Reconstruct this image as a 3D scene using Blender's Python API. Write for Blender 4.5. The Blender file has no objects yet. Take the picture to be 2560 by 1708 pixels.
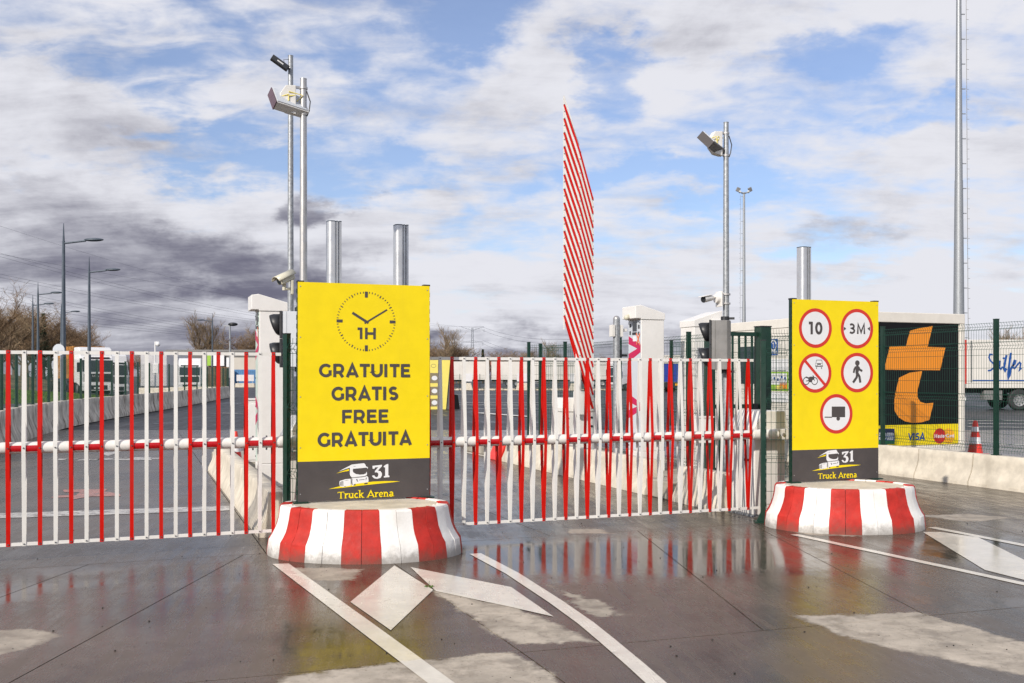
import bpy, bmesh, math, random
from mathutils import Vector, Matrix
random.seed(7)
D = bpy.data
SC = bpy.context.scene
COL = SC.collection
rad = math.radians

# ------------------------------------------------------------------ camera
FPX, CX, HZ, CAMH = 2489.0, 1280.0, 940.0, 1.7      # focal length in source pixels, centre column, horizon row, eye height
cam = D.cameras.new('camera'); camo = D.objects.new('camera', cam); COL.objects.link(camo)
camo.location = (0, 0, CAMH); camo.rotation_euler = (rad(90), 0, 0)
cam.sensor_width = 36.0; cam.lens = FPX / 2560.0 * 36.0
cam.shift_y = (HZ - 854.0) / 2560.0
cam.clip_start = 0.1; cam.clip_end = 6000
SC.camera = camo

# ------------------------------------------------------------------ light
SUN_AZ = rad(180 + 33); SUN_EL = rad(28)
sdir = Vector((math.sin(SUN_AZ) * math.cos(SUN_EL), math.cos(SUN_AZ) * math.cos(SUN_EL), math.sin(SUN_EL)))
sun = D.lights.new('sun', 'SUN'); sun.energy = 4.2; sun.angle = rad(0.6); sun.color = (1.0, 0.93, 0.83)
suno = D.objects.new('sun', sun); COL.objects.link(suno)
suno.rotation_euler = sdir.to_track_quat('Z', 'Y').to_euler(); suno.location = (-20, -30, 30)
SC.view_settings.view_transform = 'Standard'; SC.view_settings.look = 'None'
SC.view_settings.gamma = 1.0; SC.view_settings.use_curve_mapping = False
SC.view_settings.exposure = 0.0
SC.cycles.use_denoising = True
SC.cycles.max_bounces = 6; SC.cycles.transparent_max_bounces = 6; SC.cycles.caustics_reflective = False; SC.cycles.caustics_refractive = False


class NT:
    """small helper for building node trees"""
    def __init__(s, tree): s.t = tree; s.n = tree.nodes; s.l = tree.links
    def add(s, kind, **kw):
        nd = s.n.new(kind)
        for k, v in kw.items(): setattr(nd, k, v)
        return nd
    def put(s, sock, v):
        if hasattr(v, 'is_output'): s.l.new(v, sock)
        else: sock.default_value = v
    def math(s, op, a, b=0.0, c=0.0, clamp=False):
        nd = s.add('ShaderNodeMath', operation=op, use_clamp=clamp)
        s.put(nd.inputs[0], a); s.put(nd.inputs[1], b); s.put(nd.inputs[2], c)
        return nd.outputs[0]
    def vmath(s, op, a, b=(0, 0, 0)):
        nd = s.add('ShaderNodeVectorMath', operation=op)
        s.put(nd.inputs[0], a); s.put(nd.inputs[1], b)
        return nd.outputs['Value'] if op in ('DOT_PRODUCT', 'LENGTH') else nd.outputs[0]
    def noise(s, vec, scale, detail=4, rough=0.5, dist=0.0):
        nd = s.add('ShaderNodeTexNoise')
        s.put(nd.inputs['Vector'], vec)
        nd.inputs['Scale'].default_value = scale; nd.inputs['Detail'].default_value = detail
        nd.inputs['Roughness'].default_value = rough; nd.inputs['Distortion'].default_value = dist
        return nd.outputs['Fac']
    def ramp(s, fac, a, b, lo=0.0, hi=1.0):
        nd = s.add('ShaderNodeMapRange', interpolation_type='SMOOTHSTEP')
        s.put(nd.inputs['Value'], fac)
        nd.inputs['From Min'].default_value = a; nd.inputs['From Max'].default_value = b
        nd.inputs['To Min'].default_value = lo; nd.inputs['To Max'].default_value = hi
        return nd.outputs['Result']
    def mix(s, fac, a, b):
        nd = s.add('ShaderNodeMix', data_type='RGBA')
        s.put(nd.inputs['Factor'], fac); s.put(nd.inputs['A'], a) if False else None
        s.put(nd.inputs[6], a); s.put(nd.inputs[7], b)
        return nd.outputs[2]
    def comb(s, x, y, z):
        nd = s.add('ShaderNodeCombineXYZ'); s.put(nd.inputs[0], x); s.put(nd.inputs[1], y); s.put(nd.inputs[2], z)
        return nd.outputs[0]


def c4(c): return (c[0], c[1], c[2], 1.0)


# ------------------------------------------------------------------ world: blue sky with layered clouds
wd = D.worlds.new('World'); SC.world = wd; wd.use_nodes = True
wd.cycles.sampling_method = 'MANUAL'; wd.cycles.sample_map_resolution = 512
N = NT(wd.node_tree); N.n.clear()
out = N.add('ShaderNodeOutputWorld')
sky = N.add('ShaderNodeTexSky', sky_type='NISHITA'); sky.sun_disc = False
sky.sun_elevation = SUN_EL; sky.sun_rotation = SUN_AZ; sky.air_density = 1.0; sky.dust_density = 0.6; sky.ozone_density = 2.0
bg1 = N.add('ShaderNodeBackground'); bg1.inputs[1].default_value = 0.12
tint = N.add('ShaderNodeMix', data_type='RGBA', blend_type='MULTIPLY'); tint.inputs[0].default_value = 1.0
N.l.new(sky.outputs[0], tint.inputs[6]); tint.inputs[7].default_value = (0.95, 1.0, 1.20, 1); N.l.new(tint.outputs[2], bg1.inputs[0])
tc = N.add('ShaderNodeTexCoord'); dvec = tc.outputs['Generated']
sp = N.add('ShaderNodeSeparateXYZ'); N.l.new(dvec, sp.inputs[0])
dx, dy, dz = sp.outputs[0], sp.outputs[1], sp.outputs[2]
zc = N.math('ADD', N.math('MAXIMUM', dz, 0.0), 0.19)
px = N.math('DIVIDE', dx, zc); py = N.math('DIVIDE', dy, zc)
pl = N.comb(px, py, 0.0)                                # flat cloud deck seen in perspective
az0 = N.math('ARCTAN2', dx, dy); el0 = N.math('ARCSINE', dz)
pe = N.comb(az0, N.math('MULTIPLY', el0, 1.9), 0.3)     # heaped clouds
w1n = N.noise(pe, 7.0, 6, 0.60); w2n = N.noise(N.vmath('ADD', pe, (5.2, 1.3, 2.0)), 7.0, 6, 0.60)
az = N.math('ADD', az0, N.math('MULTIPLY', N.math('SUBTRACT', w1n, 0.5), rad(15)))
el = N.math('ADD', el0, N.math('MULTIPLY', N.math('SUBTRACT', w2n, 0.5), rad(8)))


def blob(a0, e0, ra, re):
    """ragged oval around a compass direction: a = degrees right of north (+Y), e = degrees up"""
    a = N.math('DIVIDE', N.math('SUBTRACT', az, rad(a0)), rad(ra)); e = N.math('DIVIDE', N.math('SUBTRACT', el, rad(e0)), rad(re))
    r2 = N.math('ADD', N.math('MULTIPLY', a, a), N.math('MULTIPLY', e, e))
    return N.math('EXPONENT', N.math('MULTIPLY', N.math('MULTIPLY', r2, r2), -1.0))


def total(terms):
    acc = None
    for k, b in terms:
        t = N.math('MULTIPLY', b, k); acc = t if acc is None else N.math('ADD', acc, t)
    return acc


nA = N.noise(pl, 1.4, 8, 0.60, 0.25)
nB = N.noise(pe, 8.0, 8, 0.60, 0.15)
nC = N.noise(N.vmath('MULTIPLY', pl, (1.0, 1.5, 1)), 6.5, 4, 0.55, 0.5)      # small puffs in rows
cover = N.math('ADD', N.math('MULTIPLY', nA, 0.75), N.math('MULTIPLY', nB, 0.45))
cover = N.math('ADD', cover, N.math('MULTIPLY', nC, N.math('ADD', 0.32, N.math('MULTIPLY', blob(-20, 15.5, 12, 4.5), 0.30))))
bias = total([(-0.20, blob(-2.5, 20.5, 6.0, 2.6)), (-0.21, blob(-20, 15.5, 12, 4.4)), (-0.12, blob(-15, 12.2, 8, 1.2)), (-0.14, blob(-6.5, 10.8, 3.4, 1.1)),
              (-0.16, blob(18, 17.8, 3.6, 1.3)), (-0.16, blob(6.0, 16.6, 2.6, 2.0)), (-0.14, blob(8.5, 11.0, 8, 0.9)), (-0.12, blob(18, 6.3, 7, 0.9)), (-0.12, blob(23, 13.5, 5, 0.9)),
              (0.22, blob(-20, 6.5, 11, 3.8)), (0.22, blob(-25, 13.2, 6, 1.6)), (0.16, blob(0, 18.0, 4, 1.9)), (0.16, blob(2, 4, 28, 3)), (0.14, blob(14, 19.5, 12, 2.2))])
cover = N.math('ADD', N.math('ADD', cover, bias), N.ramp(el0, rad(5), rad(-1), 0.0, 0.4))
mask = N.ramp(cover, 0.60, 0.86)
mask = N.math('ADD', 0.16, N.math('MULTIPLY', mask, 0.84))
# shade of the cloud bodies: thick parts grey underneath
nD = N.noise(N.vmath('ADD', pe, (2.0, 0.0, 0.0)), 6.5, 8, 0.63, 0.25)
nE = N.noise(N.vmath('MULTIPLY', pl, (0.8, 1.8, 1)), 2.4, 7, 0.62, 0.25)
thick = N.math('ADD', N.math('MULTIPLY', nD, 0.5), N.math('MULTIPLY', nE, 0.5))
dark = total([(0.25, blob(-21, 5.9, 10, 2.6)), (0.13, blob(-16.5, 6.6, 4.6, 2.4)), (0.26, blob(-10.2, 9.5, 2.0, 0.95)), (0.12, blob(-25, 9.4, 5, 1.4)), (0.12, blob(-11, 5.0, 6, 1.0)),
              (0.06, blob(-24.5, 13.0, 5.5, 1.3)), (0.25, blob(-18, 1.4, 16, 2.0)), (0.20, blob(4, 1.6, 18, 1.6)), (0.02, blob(13, 19.0, 9, 2.0)),
              (0.03, blob(26, 19, 7, 4)), (0.13, blob(17, 7.6, 3, 0.8)), (-0.10, blob(12, 14.3, 9, 2.2)), (-0.06, blob(1, 6.5, 7, 2)), (-0.08, blob(22, 4, 8, 1.3))])
grey = N.ramp(N.math('ADD', thick, dark), 0.44, 0.91)
ccol = N.mix(grey, (0.80, 0.805, 0.865, 1), (0.165, 0.163, 0.225, 1))
bg2 = N.add('ShaderNodeBackground'); N.l.new(ccol, bg2.inputs[0]); bg2.inputs[1].default_value = 1.0
ms = N.add('ShaderNodeMixShader'); N.l.new(mask, ms.inputs[0]); N.l.new(bg1.outputs[0], ms.inputs[1]); N.l.new(bg2.outputs[0], ms.inputs[2])
N.l.new(ms.outputs[0], out.inputs[0])

# ------------------------------------------------------------------ site frame and pixel helpers
TH = rad(20.6); CT, ST = math.cos(TH), math.sin(TH)


def W(u, v, z=0.0): return Vector((u * CT - v * ST, u * ST + v * CT, z))
def UV(X, Y): return (X * CT + Y * ST, -X * ST + Y * CT)
def G(x, y):                                             # pixel on the ground -> world x, y
    Y = FPX * CAMH / (y - HZ); return ((x - CX) / FPX * Y, Y)
def onV(x, y, v):                                        # pixel on an upright plane across the site -> (u, z)
    k = (x - CX) / FPX; Y = v / (CT - k * ST); return (k * Y * CT + Y * ST, CAMH - (y - HZ) / FPX * Y)
def onU(x, y, u):                                        # pixel on an upright plane along the site -> (v, z)
    k = (x - CX) / FPX; Y = u / (k * CT + ST); return (-k * Y * ST + Y * CT, CAMH - (y - HZ) / FPX * Y)
def at(x, y, Y): return Vector(((x - CX) / FPX * Y, Y, CAMH - (y - HZ) / FPX * Y))


# ------------------------------------------------------------------ mesh builder
class MB:
    def __init__(s): s.v = []; s.f = []
    def add(s, vs, fs):
        o = len(s.v); s.v += [tuple(p) for p in vs]; s.f += [tuple(i + o for i in f) for f in fs]; return s
    def box(s, x0, x1, y0, y1, z0, z1):
        return s.add([(x0, y0, z0), (x1, y0, z0), (x1, y1, z0), (x0, y1, z0), (x0, y0, z1), (x1, y0, z1), (x1, y1, z1), (x0, y1, z1)],
                     [(0, 3, 2, 1), (4, 5, 6, 7), (0, 1, 5, 4), (1, 2, 6, 5), (2, 3, 7, 6), (3, 0, 4, 7)])
    def obox(s, c, sx, sy, sz, m):                       # oriented box, m = 3x3 matrix
        vs = [Vector(c) + m @ Vector((a * sx / 2, b * sy / 2, d * sz / 2)) for d in (-1, 1) for a, b in ((-1, -1), (1, -1), (1, 1), (-1, 1))]
        return s.add(vs, [(0, 3, 2, 1), (4, 5, 6, 7), (0, 1, 5, 4), (1, 2, 6, 5), (2, 3, 7, 6), (3, 0, 4, 7)])
    def prism(s, pts, axis, a, b):                       # outline extruded along an axis from a to b
        n = len(pts)
        def mk(p, d): return {'x': (d, p[0], p[1]), 'y': (p[0], d, p[1]), 'z': (p[0], p[1], d)}[axis]
        vs = [mk(p, a) for p in pts] + [mk(p, b) for p in pts]
        return s.add(vs, [tuple(range(n)), tuple(range(2 * n - 1, n - 1, -1))] + [(i, i + n, (i + 1) % n + n, (i + 1) % n) for i in range(n)])
    def cyl(s, p0, p1, r0, r1=None, n=14, cap=True):
        p0 = Vector(p0); p1 = Vector(p1); r1 = r0 if r1 is None else r1
        ax = (p1 - p0).normalized(); t = Vector((0, 0, 1)) if abs(ax.z) < 0.9 else Vector((1, 0, 0))
        a = ax.cross(t).normalized(); b = ax.cross(a)
        ring = lambda p, r: [p + (a * math.cos(2 * math.pi * i / n) + b * math.sin(2 * math.pi * i / n)) * r for i in range(n)]
        fs = [(i, (i + 1) % n, (i + 1) % n + n, i + n) for i in range(n)]
        if cap: fs += [tuple(range(n - 1, -1, -1)), tuple(range(n, 2 * n))]
        return s.add(ring(p0, r0) + ring(p1, r1), fs)
    def tube(s, pts, r, n=6, rs=None):
        pts = [Vector(p) for p in pts]; k = len(pts); vs = []; prev = None
        for i, p in enumerate(pts):
            ax = (pts[min(i + 1, k - 1)] - pts[max(i - 1, 0)]).normalized()
            if prev is None:
                t = Vector((0, 0, 1)) if abs(ax.z) < 0.9 else Vector((1, 0, 0)); a = ax.cross(t).normalized()
            else:
                a = (prev - ax * prev.dot(ax)).normalized()
            prev = a; b = ax.cross(a); rr = rs[i] if rs else r
            vs += [p + (a * math.cos(2 * math.pi * j / n) + b * math.sin(2 * math.pi * j / n)) * rr for j in range(n)]
        fs = [(i * n + j, i * n + (j + 1) % n, (i + 1) * n + (j + 1) % n, (i + 1) * n + j) for i in range(k - 1) for j in range(n)]
        fs += [tuple(range(n - 1, -1, -1)), tuple(range((k - 1) * n, k * n))]
        return s.add(vs, fs)
    def lathe(s, prof, n=20, c=(0, 0, 0), a0=0.0, a1=2 * math.pi):
        full = abs(a1 - a0 - 2 * math.pi) < 1e-6; m = n if full else n + 1; k = len(prof); vs = []
        for i in range(m):
            a = a0 + (a1 - a0) * i / n
            vs += [(c[0] + r * math.cos(a), c[1] + r * math.sin(a), c[2] + z) for r, z in prof]
        fs = []
        for i in range(n):
            i2 = (i + 1) % m
            fs += [(i * k + j, i2 * k + j, i2 * k + j + 1, i * k + j + 1) for j in range(k - 1)]
        return s.add(vs, fs)
    def sphere(s, c, r, n=12, m=8, sc=(1, 1, 1)):
        vs = [(c[0] + sc[0] * r * math.sin(math.pi * j / m) * math.cos(2 * math.pi * i / n), c[1] + sc[1] * r * math.sin(math.pi * j / m) * math.sin(2 * math.pi * i / n), c[2] + sc[2] * r * math.cos(math.pi * j / m)) for j in range(m + 1) for i in range(n)]
        return s.add(vs, [(j * n + i, (j + 1) * n + i, (j + 1) * n + (i + 1) % n, j * n + (i + 1) % n) for j in range(m) for i in range(n)])
    def flat(s, pts, y):                                 # printed outline on a panel facing -y : (x, z) points
        return s.add([(p[0], y, p[1]) for p in pts], [tuple(range(len(pts)))])
    def ribbon(s, pts, w, y, closed=False):              # printed stroke of even width
        pts = [Vector((p[0], p[1])) for p in pts]; n = len(pts); L = []; R = []
        for i, p in enumerate(pts):
            d0 = (p - pts[i - 1]).normalized() if i else (pts[1] - p).normalized()
            d1 = (pts[i + 1] - p).normalized() if i < n - 1 else d0
            if i == 0: d0 = d1
            t = d0 + d1
            t = t.normalized() if t.length > 1e-6 else d0
            nv = Vector((-t.y, t.x)); k = 1.0 / max(0.45, nv.dot(Vector((-d0.y, d0.x))))
            L.append(p + nv * w / 2 * k); R.append(p - nv * w / 2 * k)
        vs = [(q.x, y, q.y) for q in L] + [(q.x, y, q.y) for q in R]
        return s.add(vs, [(i + n, i + 1 + n, i + 1, i) for i in range(n - 1)])
    def mesh(s, name, mat, smooth=None):
        me = D.meshes.new(name); me.from_pydata(s.v, [], s.f); me.update()
        bm = bmesh.new(); bm.from_mesh(me); bmesh.ops.recalc_face_normals(bm, faces=bm.faces); bm.to_mesh(me); bm.free()
        if mat: me.materials.append(mat)
        if smooth is not None:
            for p in me.polygons: p.use_smooth = True
            me.set_sharp_from_angle(angle=rad(smooth))
        return me
    def build(s, name, mat, parent=None, smooth=None, loc=None, bevel=0.0, kind=None):
        return link(name, s.mesh(name, mat, smooth), parent, loc, bevel, kind)


def link(name, me, parent=None, loc=None, bevel=0.0, kind=None, rz=None):
    o = D.objects.new(name, me); COL.objects.link(o)
    if parent is not None: o.parent = parent
    if loc is not None: o.location = loc
    if rz is not None: o.rotation_euler = (0, 0, rz)
    if bevel:
        b = o.modifiers.new('edge', 'BEVEL'); b.width = bevel; b.segments = 2; b.limit_method = 'ANGLE'; b.angle_limit = rad(40)
    if kind: o['kind'] = kind
    return o


def tag(o, label, cat, group=None, kind=None):
    o['label'] = label
    if cat: o['category'] = cat
    if group: o['group'] = group
    if kind: o['kind'] = kind
    return o


def thing(name, label, cat, loc, rz=0.0, group=None):
    o = D.objects.new(name, None); COL.objects.link(o); o.location = loc; o.rotation_euler = (0, 0, rz)
    o.empty_display_size = 0.2
    return tag(o, label, cat, group)


def siteT(name, label, cat, u, v, z=0.0, group=None): return thing(name, label, cat, W(u, v, z), TH, group)


def copy_tree(o, parent=None):
    c = o.copy(); COL.objects.link(c)
    if parent: c.parent = parent
    for ch in [x for x in D.objects if x.parent == o]: copy_tree(ch, c)
    return c


# ------------------------------------------------------------------ materials
def pm(name, col, rough=0.5, metal=0.0, var=0.10, scale=6.0, bump=0.0, bscale=60.0, dirt=0.0, dirtcol=(0.12, 0.10, 0.08), dscale=2.5, dstretch=(1, 1, 0.25), coat=0.0, rvar=0.12, spec=0.5, splash=0.0):
    m = D.materials.new(name); m.use_nodes = True; n = NT(m.node_tree)
    b = n.n['Principled BSDF']
    geo = n.add('ShaderNodeNewGeometry'); P = geo.outputs['Position']
    f = n.noise(P, scale, 6, 0.6)
    lo = [max(0, c * (1 - var)) for c in col]; hi = [min(1, c * (1 + var)) for c in col]
    base = n.mix(n.ramp(f, 0.3, 0.7), c4(lo), c4(hi))
    if dirt:
        d = n.noise(n.vmath('MULTIPLY', P, dstretch), dscale, 7, 0.65, 0.6)
        base = n.mix(n.math('MULTIPLY', n.ramp(d, 0.46, 0.72), dirt), base, c4(dirtcol))
    if splash:                                             # road dirt thrown against the foot
        zz = n.add('ShaderNodeSeparateXYZ'); n.l.new(P, zz.inputs[0])
        sn = n.math('SUBTRACT', n.math('MULTIPLY', n.noise(P, 9.0, 8, 0.75), 0.34), zz.outputs[2])
        base = n.mix(n.math('MULTIPLY', n.ramp(sn, 0.02, 0.17), splash), base, (0.10, 0.08, 0.06, 1))
        chip = n.noise(P, 34.0, 6, 0.7)
        base = n.mix(n.math('MULTIPLY', n.ramp(chip, 0.67, 0.72), 0.8), base, (0.40, 0.36, 0.30, 1))
    n.l.new(base, b.inputs['Base Color'])
    n.l.new(n.ramp(n.noise(P, scale * 1.7, 5, 0.6), 0.25, 0.75, max(0.02, rough - rvar), min(1, rough + rvar)), b.inputs['Roughness'])
    b.inputs['Metallic'].default_value = metal; b.inputs['Specular IOR Level'].default_value = spec
    if coat: b.inputs['Coat Weight'].default_value = coat; b.inputs['Coat Roughness'].default_value = 0.12
    if bump:
        bp = n.add('ShaderNodeBump'); bp.inputs['Strength'].default_value = bump; bp.inputs['Distance'].default_value = 0.01
        n.l.new(n.noise(P, bscale, 5, 0.6), bp.inputs['Height']); n.l.new(bp.outputs[0], b.inputs['Normal'])
    return m


M = {}
M['red'] = pm('red_paint', (0.60, 0.008, 0.003), 0.42, var=0.07, dirt=0.14, spec=0.25)
M['white'] = pm('white_paint', (0.78, 0.76, 0.72), 0.38, var=0.04, dirt=0.12, dirtcol=(0.45, 0.42, 0.36))
M['boom_white'] = pm('boom_white_paint', (0.80, 0.77, 0.72), 0.30, var=0.04, dirt=0.22, dirtcol=(0.42, 0.37, 0.3), dscale=5)
M['band_red'] = pm('reflective_red_film', (0.50, 0.006, 0.010), 0.25, var=0.10, scale=20)
M['bolt'] = pm('steel_bolt', (0.20, 0.20, 0.20), 0.4, 0.9)
M['yellow'] = pm('yellow_print', (0.86, 0.66, 0.006), 0.45, var=0.03, dirt=0.12, dirtcol=(0.66, 0.48, 0.03), spec=0.3)
M['charcoal'] = pm('charcoal_print', (0.068, 0.058, 0.056), 0.5, var=0.08)
M['print_white'] = pm('white_print', (0.76, 0.76, 0.77), 0.5, var=0.02)
M['print_red'] = pm('red_print', (0.60, 0.034, 0.022), 0.5, var=0.03)
M['green'] = pm('green_coated_steel', (0.003, 0.030, 0.018), 0.38, var=0.15, dirt=0.10)
M['green_wire'] = pm('green_wire', (0.004, 0.046, 0.028), 0.5, var=0.15)
M['black'] = pm('black_plastic', (0.018, 0.019, 0.022), 0.42, var=0.2)
M['galv'] = pm('galvanised_steel', (0.33, 0.345, 0.36), 0.5, 0.55, var=0.22, scale=26, rvar=0.16, dirt=0.2, dirtcol=(0.3, 0.3, 0.3))
M['steel'] = pm('brushed_steel', (0.46, 0.45, 0.44), 0.42, 0.7, var=0.08)
M['alu'] = pm('anodised_aluminium', (0.56, 0.57, 0.59), 0.42, 0.6, var=0.06)
M['kiosk'] = pm('white_powder_coat', (0.76, 0.74, 0.71), 0.45, var=0.03, dirt=0.10, dirtcol=(0.5, 0.46, 0.4), dscale=1.2)
M['cab'] = pm('off_white_housing', (0.72, 0.70, 0.66), 0.42, var=0.04, dirt=0.12, dirtcol=(0.45, 0.42, 0.36))
M['panel_grey'] = pm('pale_grey_panel', (0.56, 0.59, 0.63), 0.4, var=0.03)
M['panel_mint'] = pm('pale_mint_panel', (0.52, 0.62, 0.55), 0.4, var=0.04)
M['magenta'] = pm('magenta_print', (0.52, 0.006, 0.075), 0.45, var=0.04)
M['screen'] = pm('dark_screen', (0.03, 0.033, 0.038), 0.12, var=0.1)
M['tape'] = pm('orange_tape', (0.75, 0.20, 0.09), 0.6)
M['tl_grey'] = pm('grey_signal_housing', (0.20, 0.195, 0.19), 0.42, var=0.12)
M['cream'] = pm('cream_camera_housing', (0.56, 0.53, 0.42), 0.4, var=0.05)
M['plum'] = pm('dark_plum_cover', (0.10, 0.055, 0.07), 0.35)
M['conc'] = pm('pale_concrete', (0.63, 0.57, 0.47), 0.85, var=0.14, scale=5, bump=0.35, bscale=70, dirt=0.32, dirtcol=(0.27, 0.235, 0.18), dscale=1.6, spec=0.25)
M['conc_old'] = pm('stained_concrete', (0.56, 0.52, 0.45), 0.85, var=0.22, scale=2.5, bump=0.35, bscale=30, dirt=0.95, dirtcol=(0.10, 0.07, 0.048), dscale=2.0, dstretch=(1.2, 1.2, 0.5), spec=0.25)
M['conc_red'] = pm('red_painted_concrete', (0.46, 0.026, 0.018), 0.6, var=0.16, scale=8, bump=0.25, bscale=40, dirt=0.30, dirtcol=(0.36, 0.06, 0.045), dscale=7, dstretch=(1, 1, 1), spec=0.3, splash=0.6)
M['conc_white'] = pm('white_painted_concrete', (0.80, 0.785, 0.755), 0.62, var=0.04, scale=8, bump=0.25, bscale=40, dirt=0.32, dirtcol=(0.55, 0.50, 0.43), dscale=4, dstretch=(1, 1, 0.5), spec=0.3, splash=0.6)
M['island'] = pm('island_concrete', (0.38, 0.35, 0.29), 0.85, var=0.2, scale=3, bump=0.3, dirt=0.5, dscale=1.3, spec=0.25)
M['container'] = pm('container_cream', (0.72, 0.68, 0.61), 0.5, var=0.04, dirt=0.12, dirtcol=(0.5, 0.45, 0.38), dscale=1)
M['panel_black'] = pm('black_print', (0.006, 0.006, 0.007), 0.55, spec=0.2)
M['orange'] = pm('orange_print', (0.82, 0.27, 0.012), 0.45, var=0.03)
M['blue_print'] = pm('blue_print', (0.010, 0.07, 0.30), 0.45)
M['navy'] = pm('navy_print', (0.02, 0.02, 0.09), 0.45)
M['green_print'] = pm('green_print', (0.02, 0.20, 0.08), 0.45)
M['lime_print'] = pm('lime_print', (0.30, 0.52, 0.05), 0.5)
M['mc_red'] = pm('deep_red_print', (0.55, 0.012, 0.012), 0.45)
M['amber'] = pm('amber_print', (0.85, 0.40, 0.01), 0.45)
M['trailer'] = pm('trailer_white', (0.66, 0.63, 0.58), 0.45, var=0.05, scale=0.7, dirt=0.25, dirtcol=(0.45, 0.42, 0.38), dscale=0.6)
M['truck'] = pm('truck_white', (0.76, 0.75, 0.74), 0.3, var=0.03, coat=0.4)
M['dark'] = pm('dark_underbody', (0.02, 0.02, 0.022), 0.6)
M['rubber'] = pm('tyre_rubber', (0.03, 0.03, 0.032), 0.75)
M['glass'] = pm('dark_glass', (0.02, 0.028, 0.035), 0.06, var=0.2)
M['lamp_red'] = pm('red_lens', (0.5, 0.01, 0.01), 0.2)
M['lens'] = pm('clear_lens', (0.7, 0.7, 0.68), 0.15)
M['wood'] = pm('pallet_wood', (0.52, 0.24, 0.06), 0.75, var=0.35, scale=3)
M['wood_old'] = pm('old_pallet_wood', (0.30, 0.18, 0.09), 0.8, var=0.35, scale=3)
M['blue_container'] = pm('blue_container_paint', (0.07, 0.20, 0.40), 0.55, var=0.2, scale=1.2, dirt=0.35, dirtcol=(0.22, 0.09, 0.04), dscale=1.2)
M['blue_truck'] = pm('blue_tarpaulin', (0.02, 0.05, 0.32), 0.5)
M['clad_white'] = pm('white_cladding', (0.66, 0.65, 0.66), 0.5, var=0.05, scale=1)
M['clad_grey'] = pm('grey_cladding', (0.13, 0.125, 0.12), 0.55, var=0.15, scale=0.5)
M['beige'] = pm('beige_cladding', (0.52, 0.48, 0.42), 0.55, var=0.06, scale=0.5)
M['pole_dark'] = pm('slate_lamp_post', (0.075, 0.095, 0.12), 0.45, 0.2)
M['cone_red'] = pm('cone_red_plastic', (0.68, 0.035, 0.02), 0.4, var=0.12)
M['bark'] = pm('winter_bark', (0.15, 0.105, 0.068), 0.9, var=0.35, scale=1.2)
M['twig'] = pm('winter_twigs', (0.20, 0.128, 0.07), 0.9, var=0.35, scale=0.4)
M['twig_pale'] = pm('pale_winter_twigs', (0.26, 0.19, 0.115), 0.9, var=0.3, scale=0.4)
M['leaf_dark'] = pm('evergreen_leaf', (0.022, 0.036, 0.014), 0.7, var=0.4, scale=2)
M['pylon'] = pm('pylon_steel', (0.22, 0.24, 0.27), 0.6, 0.2)
M['wire'] = pm('power_wire', (0.12, 0.13, 0.16), 0.6)
M['grass'] = pm('verge_grass', (0.060, 0.100, 0.018), 0.9, var=0.5, scale=1.4, bump=0.6, bscale=8)
M['blade'] = pm('grass_blade', (0.085, 0.150, 0.022), 0.8, var=0.5, scale=2)
M['earth'] = pm('dry_grass_earth', (0.16, 0.12, 0.06), 0.95, var=0.4, scale=0.5)
M['stone'] = pm('kerb_stone', (0.42, 0.36, 0.28), 0.9, var=0.4, scale=2)
M['yellow_pale'] = pm('faded_yellow_panel', (0.86, 0.72, 0.16), 0.5, var=0.04)
M['grey_print'] = pm('grey_brown_print', (0.24, 0.20, 0.12), 0.5)
M['slab_joint'] = pm('joint_filler', (0.018, 0.016, 0.014), 0.9, var=0.3)

# -- ground materials: damp concrete whose dry patches have outlines of their own
def poly_w(pts): return [G(*p) for p in pts]


DRY = [poly_w(p) for p in (
    [(1100, 1483), (1300, 1520), (1480, 1604), (1668, 1594), (1840, 1725), (1440, 1725), (1280, 1612)],
    [(690, 1725), (722, 1692), (1000, 1657), (1280, 1628), (1440, 1725)],
    [(1985, 1540), (2290, 1529), (2420, 1566), (2620, 1622), (2620, 1705), (2330, 1642), (2200, 1618)],
    [(-60, 1572), (60, 1574), (150, 1596), (70, 1616), (-60, 1660)],
    [(735, 1420), (905, 1424), (880, 1452), (770, 1446)],
    [(1900, 1317), (1985, 1330), (2170, 1340), (2270, 1340), (2240, 1352), (1960, 1345)],
    [(1420, 1323), (1500, 1324), (1515, 1332), (1430, 1333)],
    [(1400, 1475), (1500, 1500), (1550, 1535), (1500, 1540), (1440, 1510)],
    [(2280, 1290), (2420, 1284), (2540, 1296), (2420, 1304)])]
PUD = [poly_w(p) for p in (
    [(1120, 1342), (1960, 1348), (2080, 1400), (2040, 1440), (1100, 1450)],
    [(740, 1570), (1010, 1540), (1030, 1650), (742, 1685)],
    [(2290, 1340), (2560, 1340), (2560, 1440), (2300, 1400)],
    [(-50, 1470), (180, 1430), (230, 1460), (-50, 1540)])]


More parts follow.
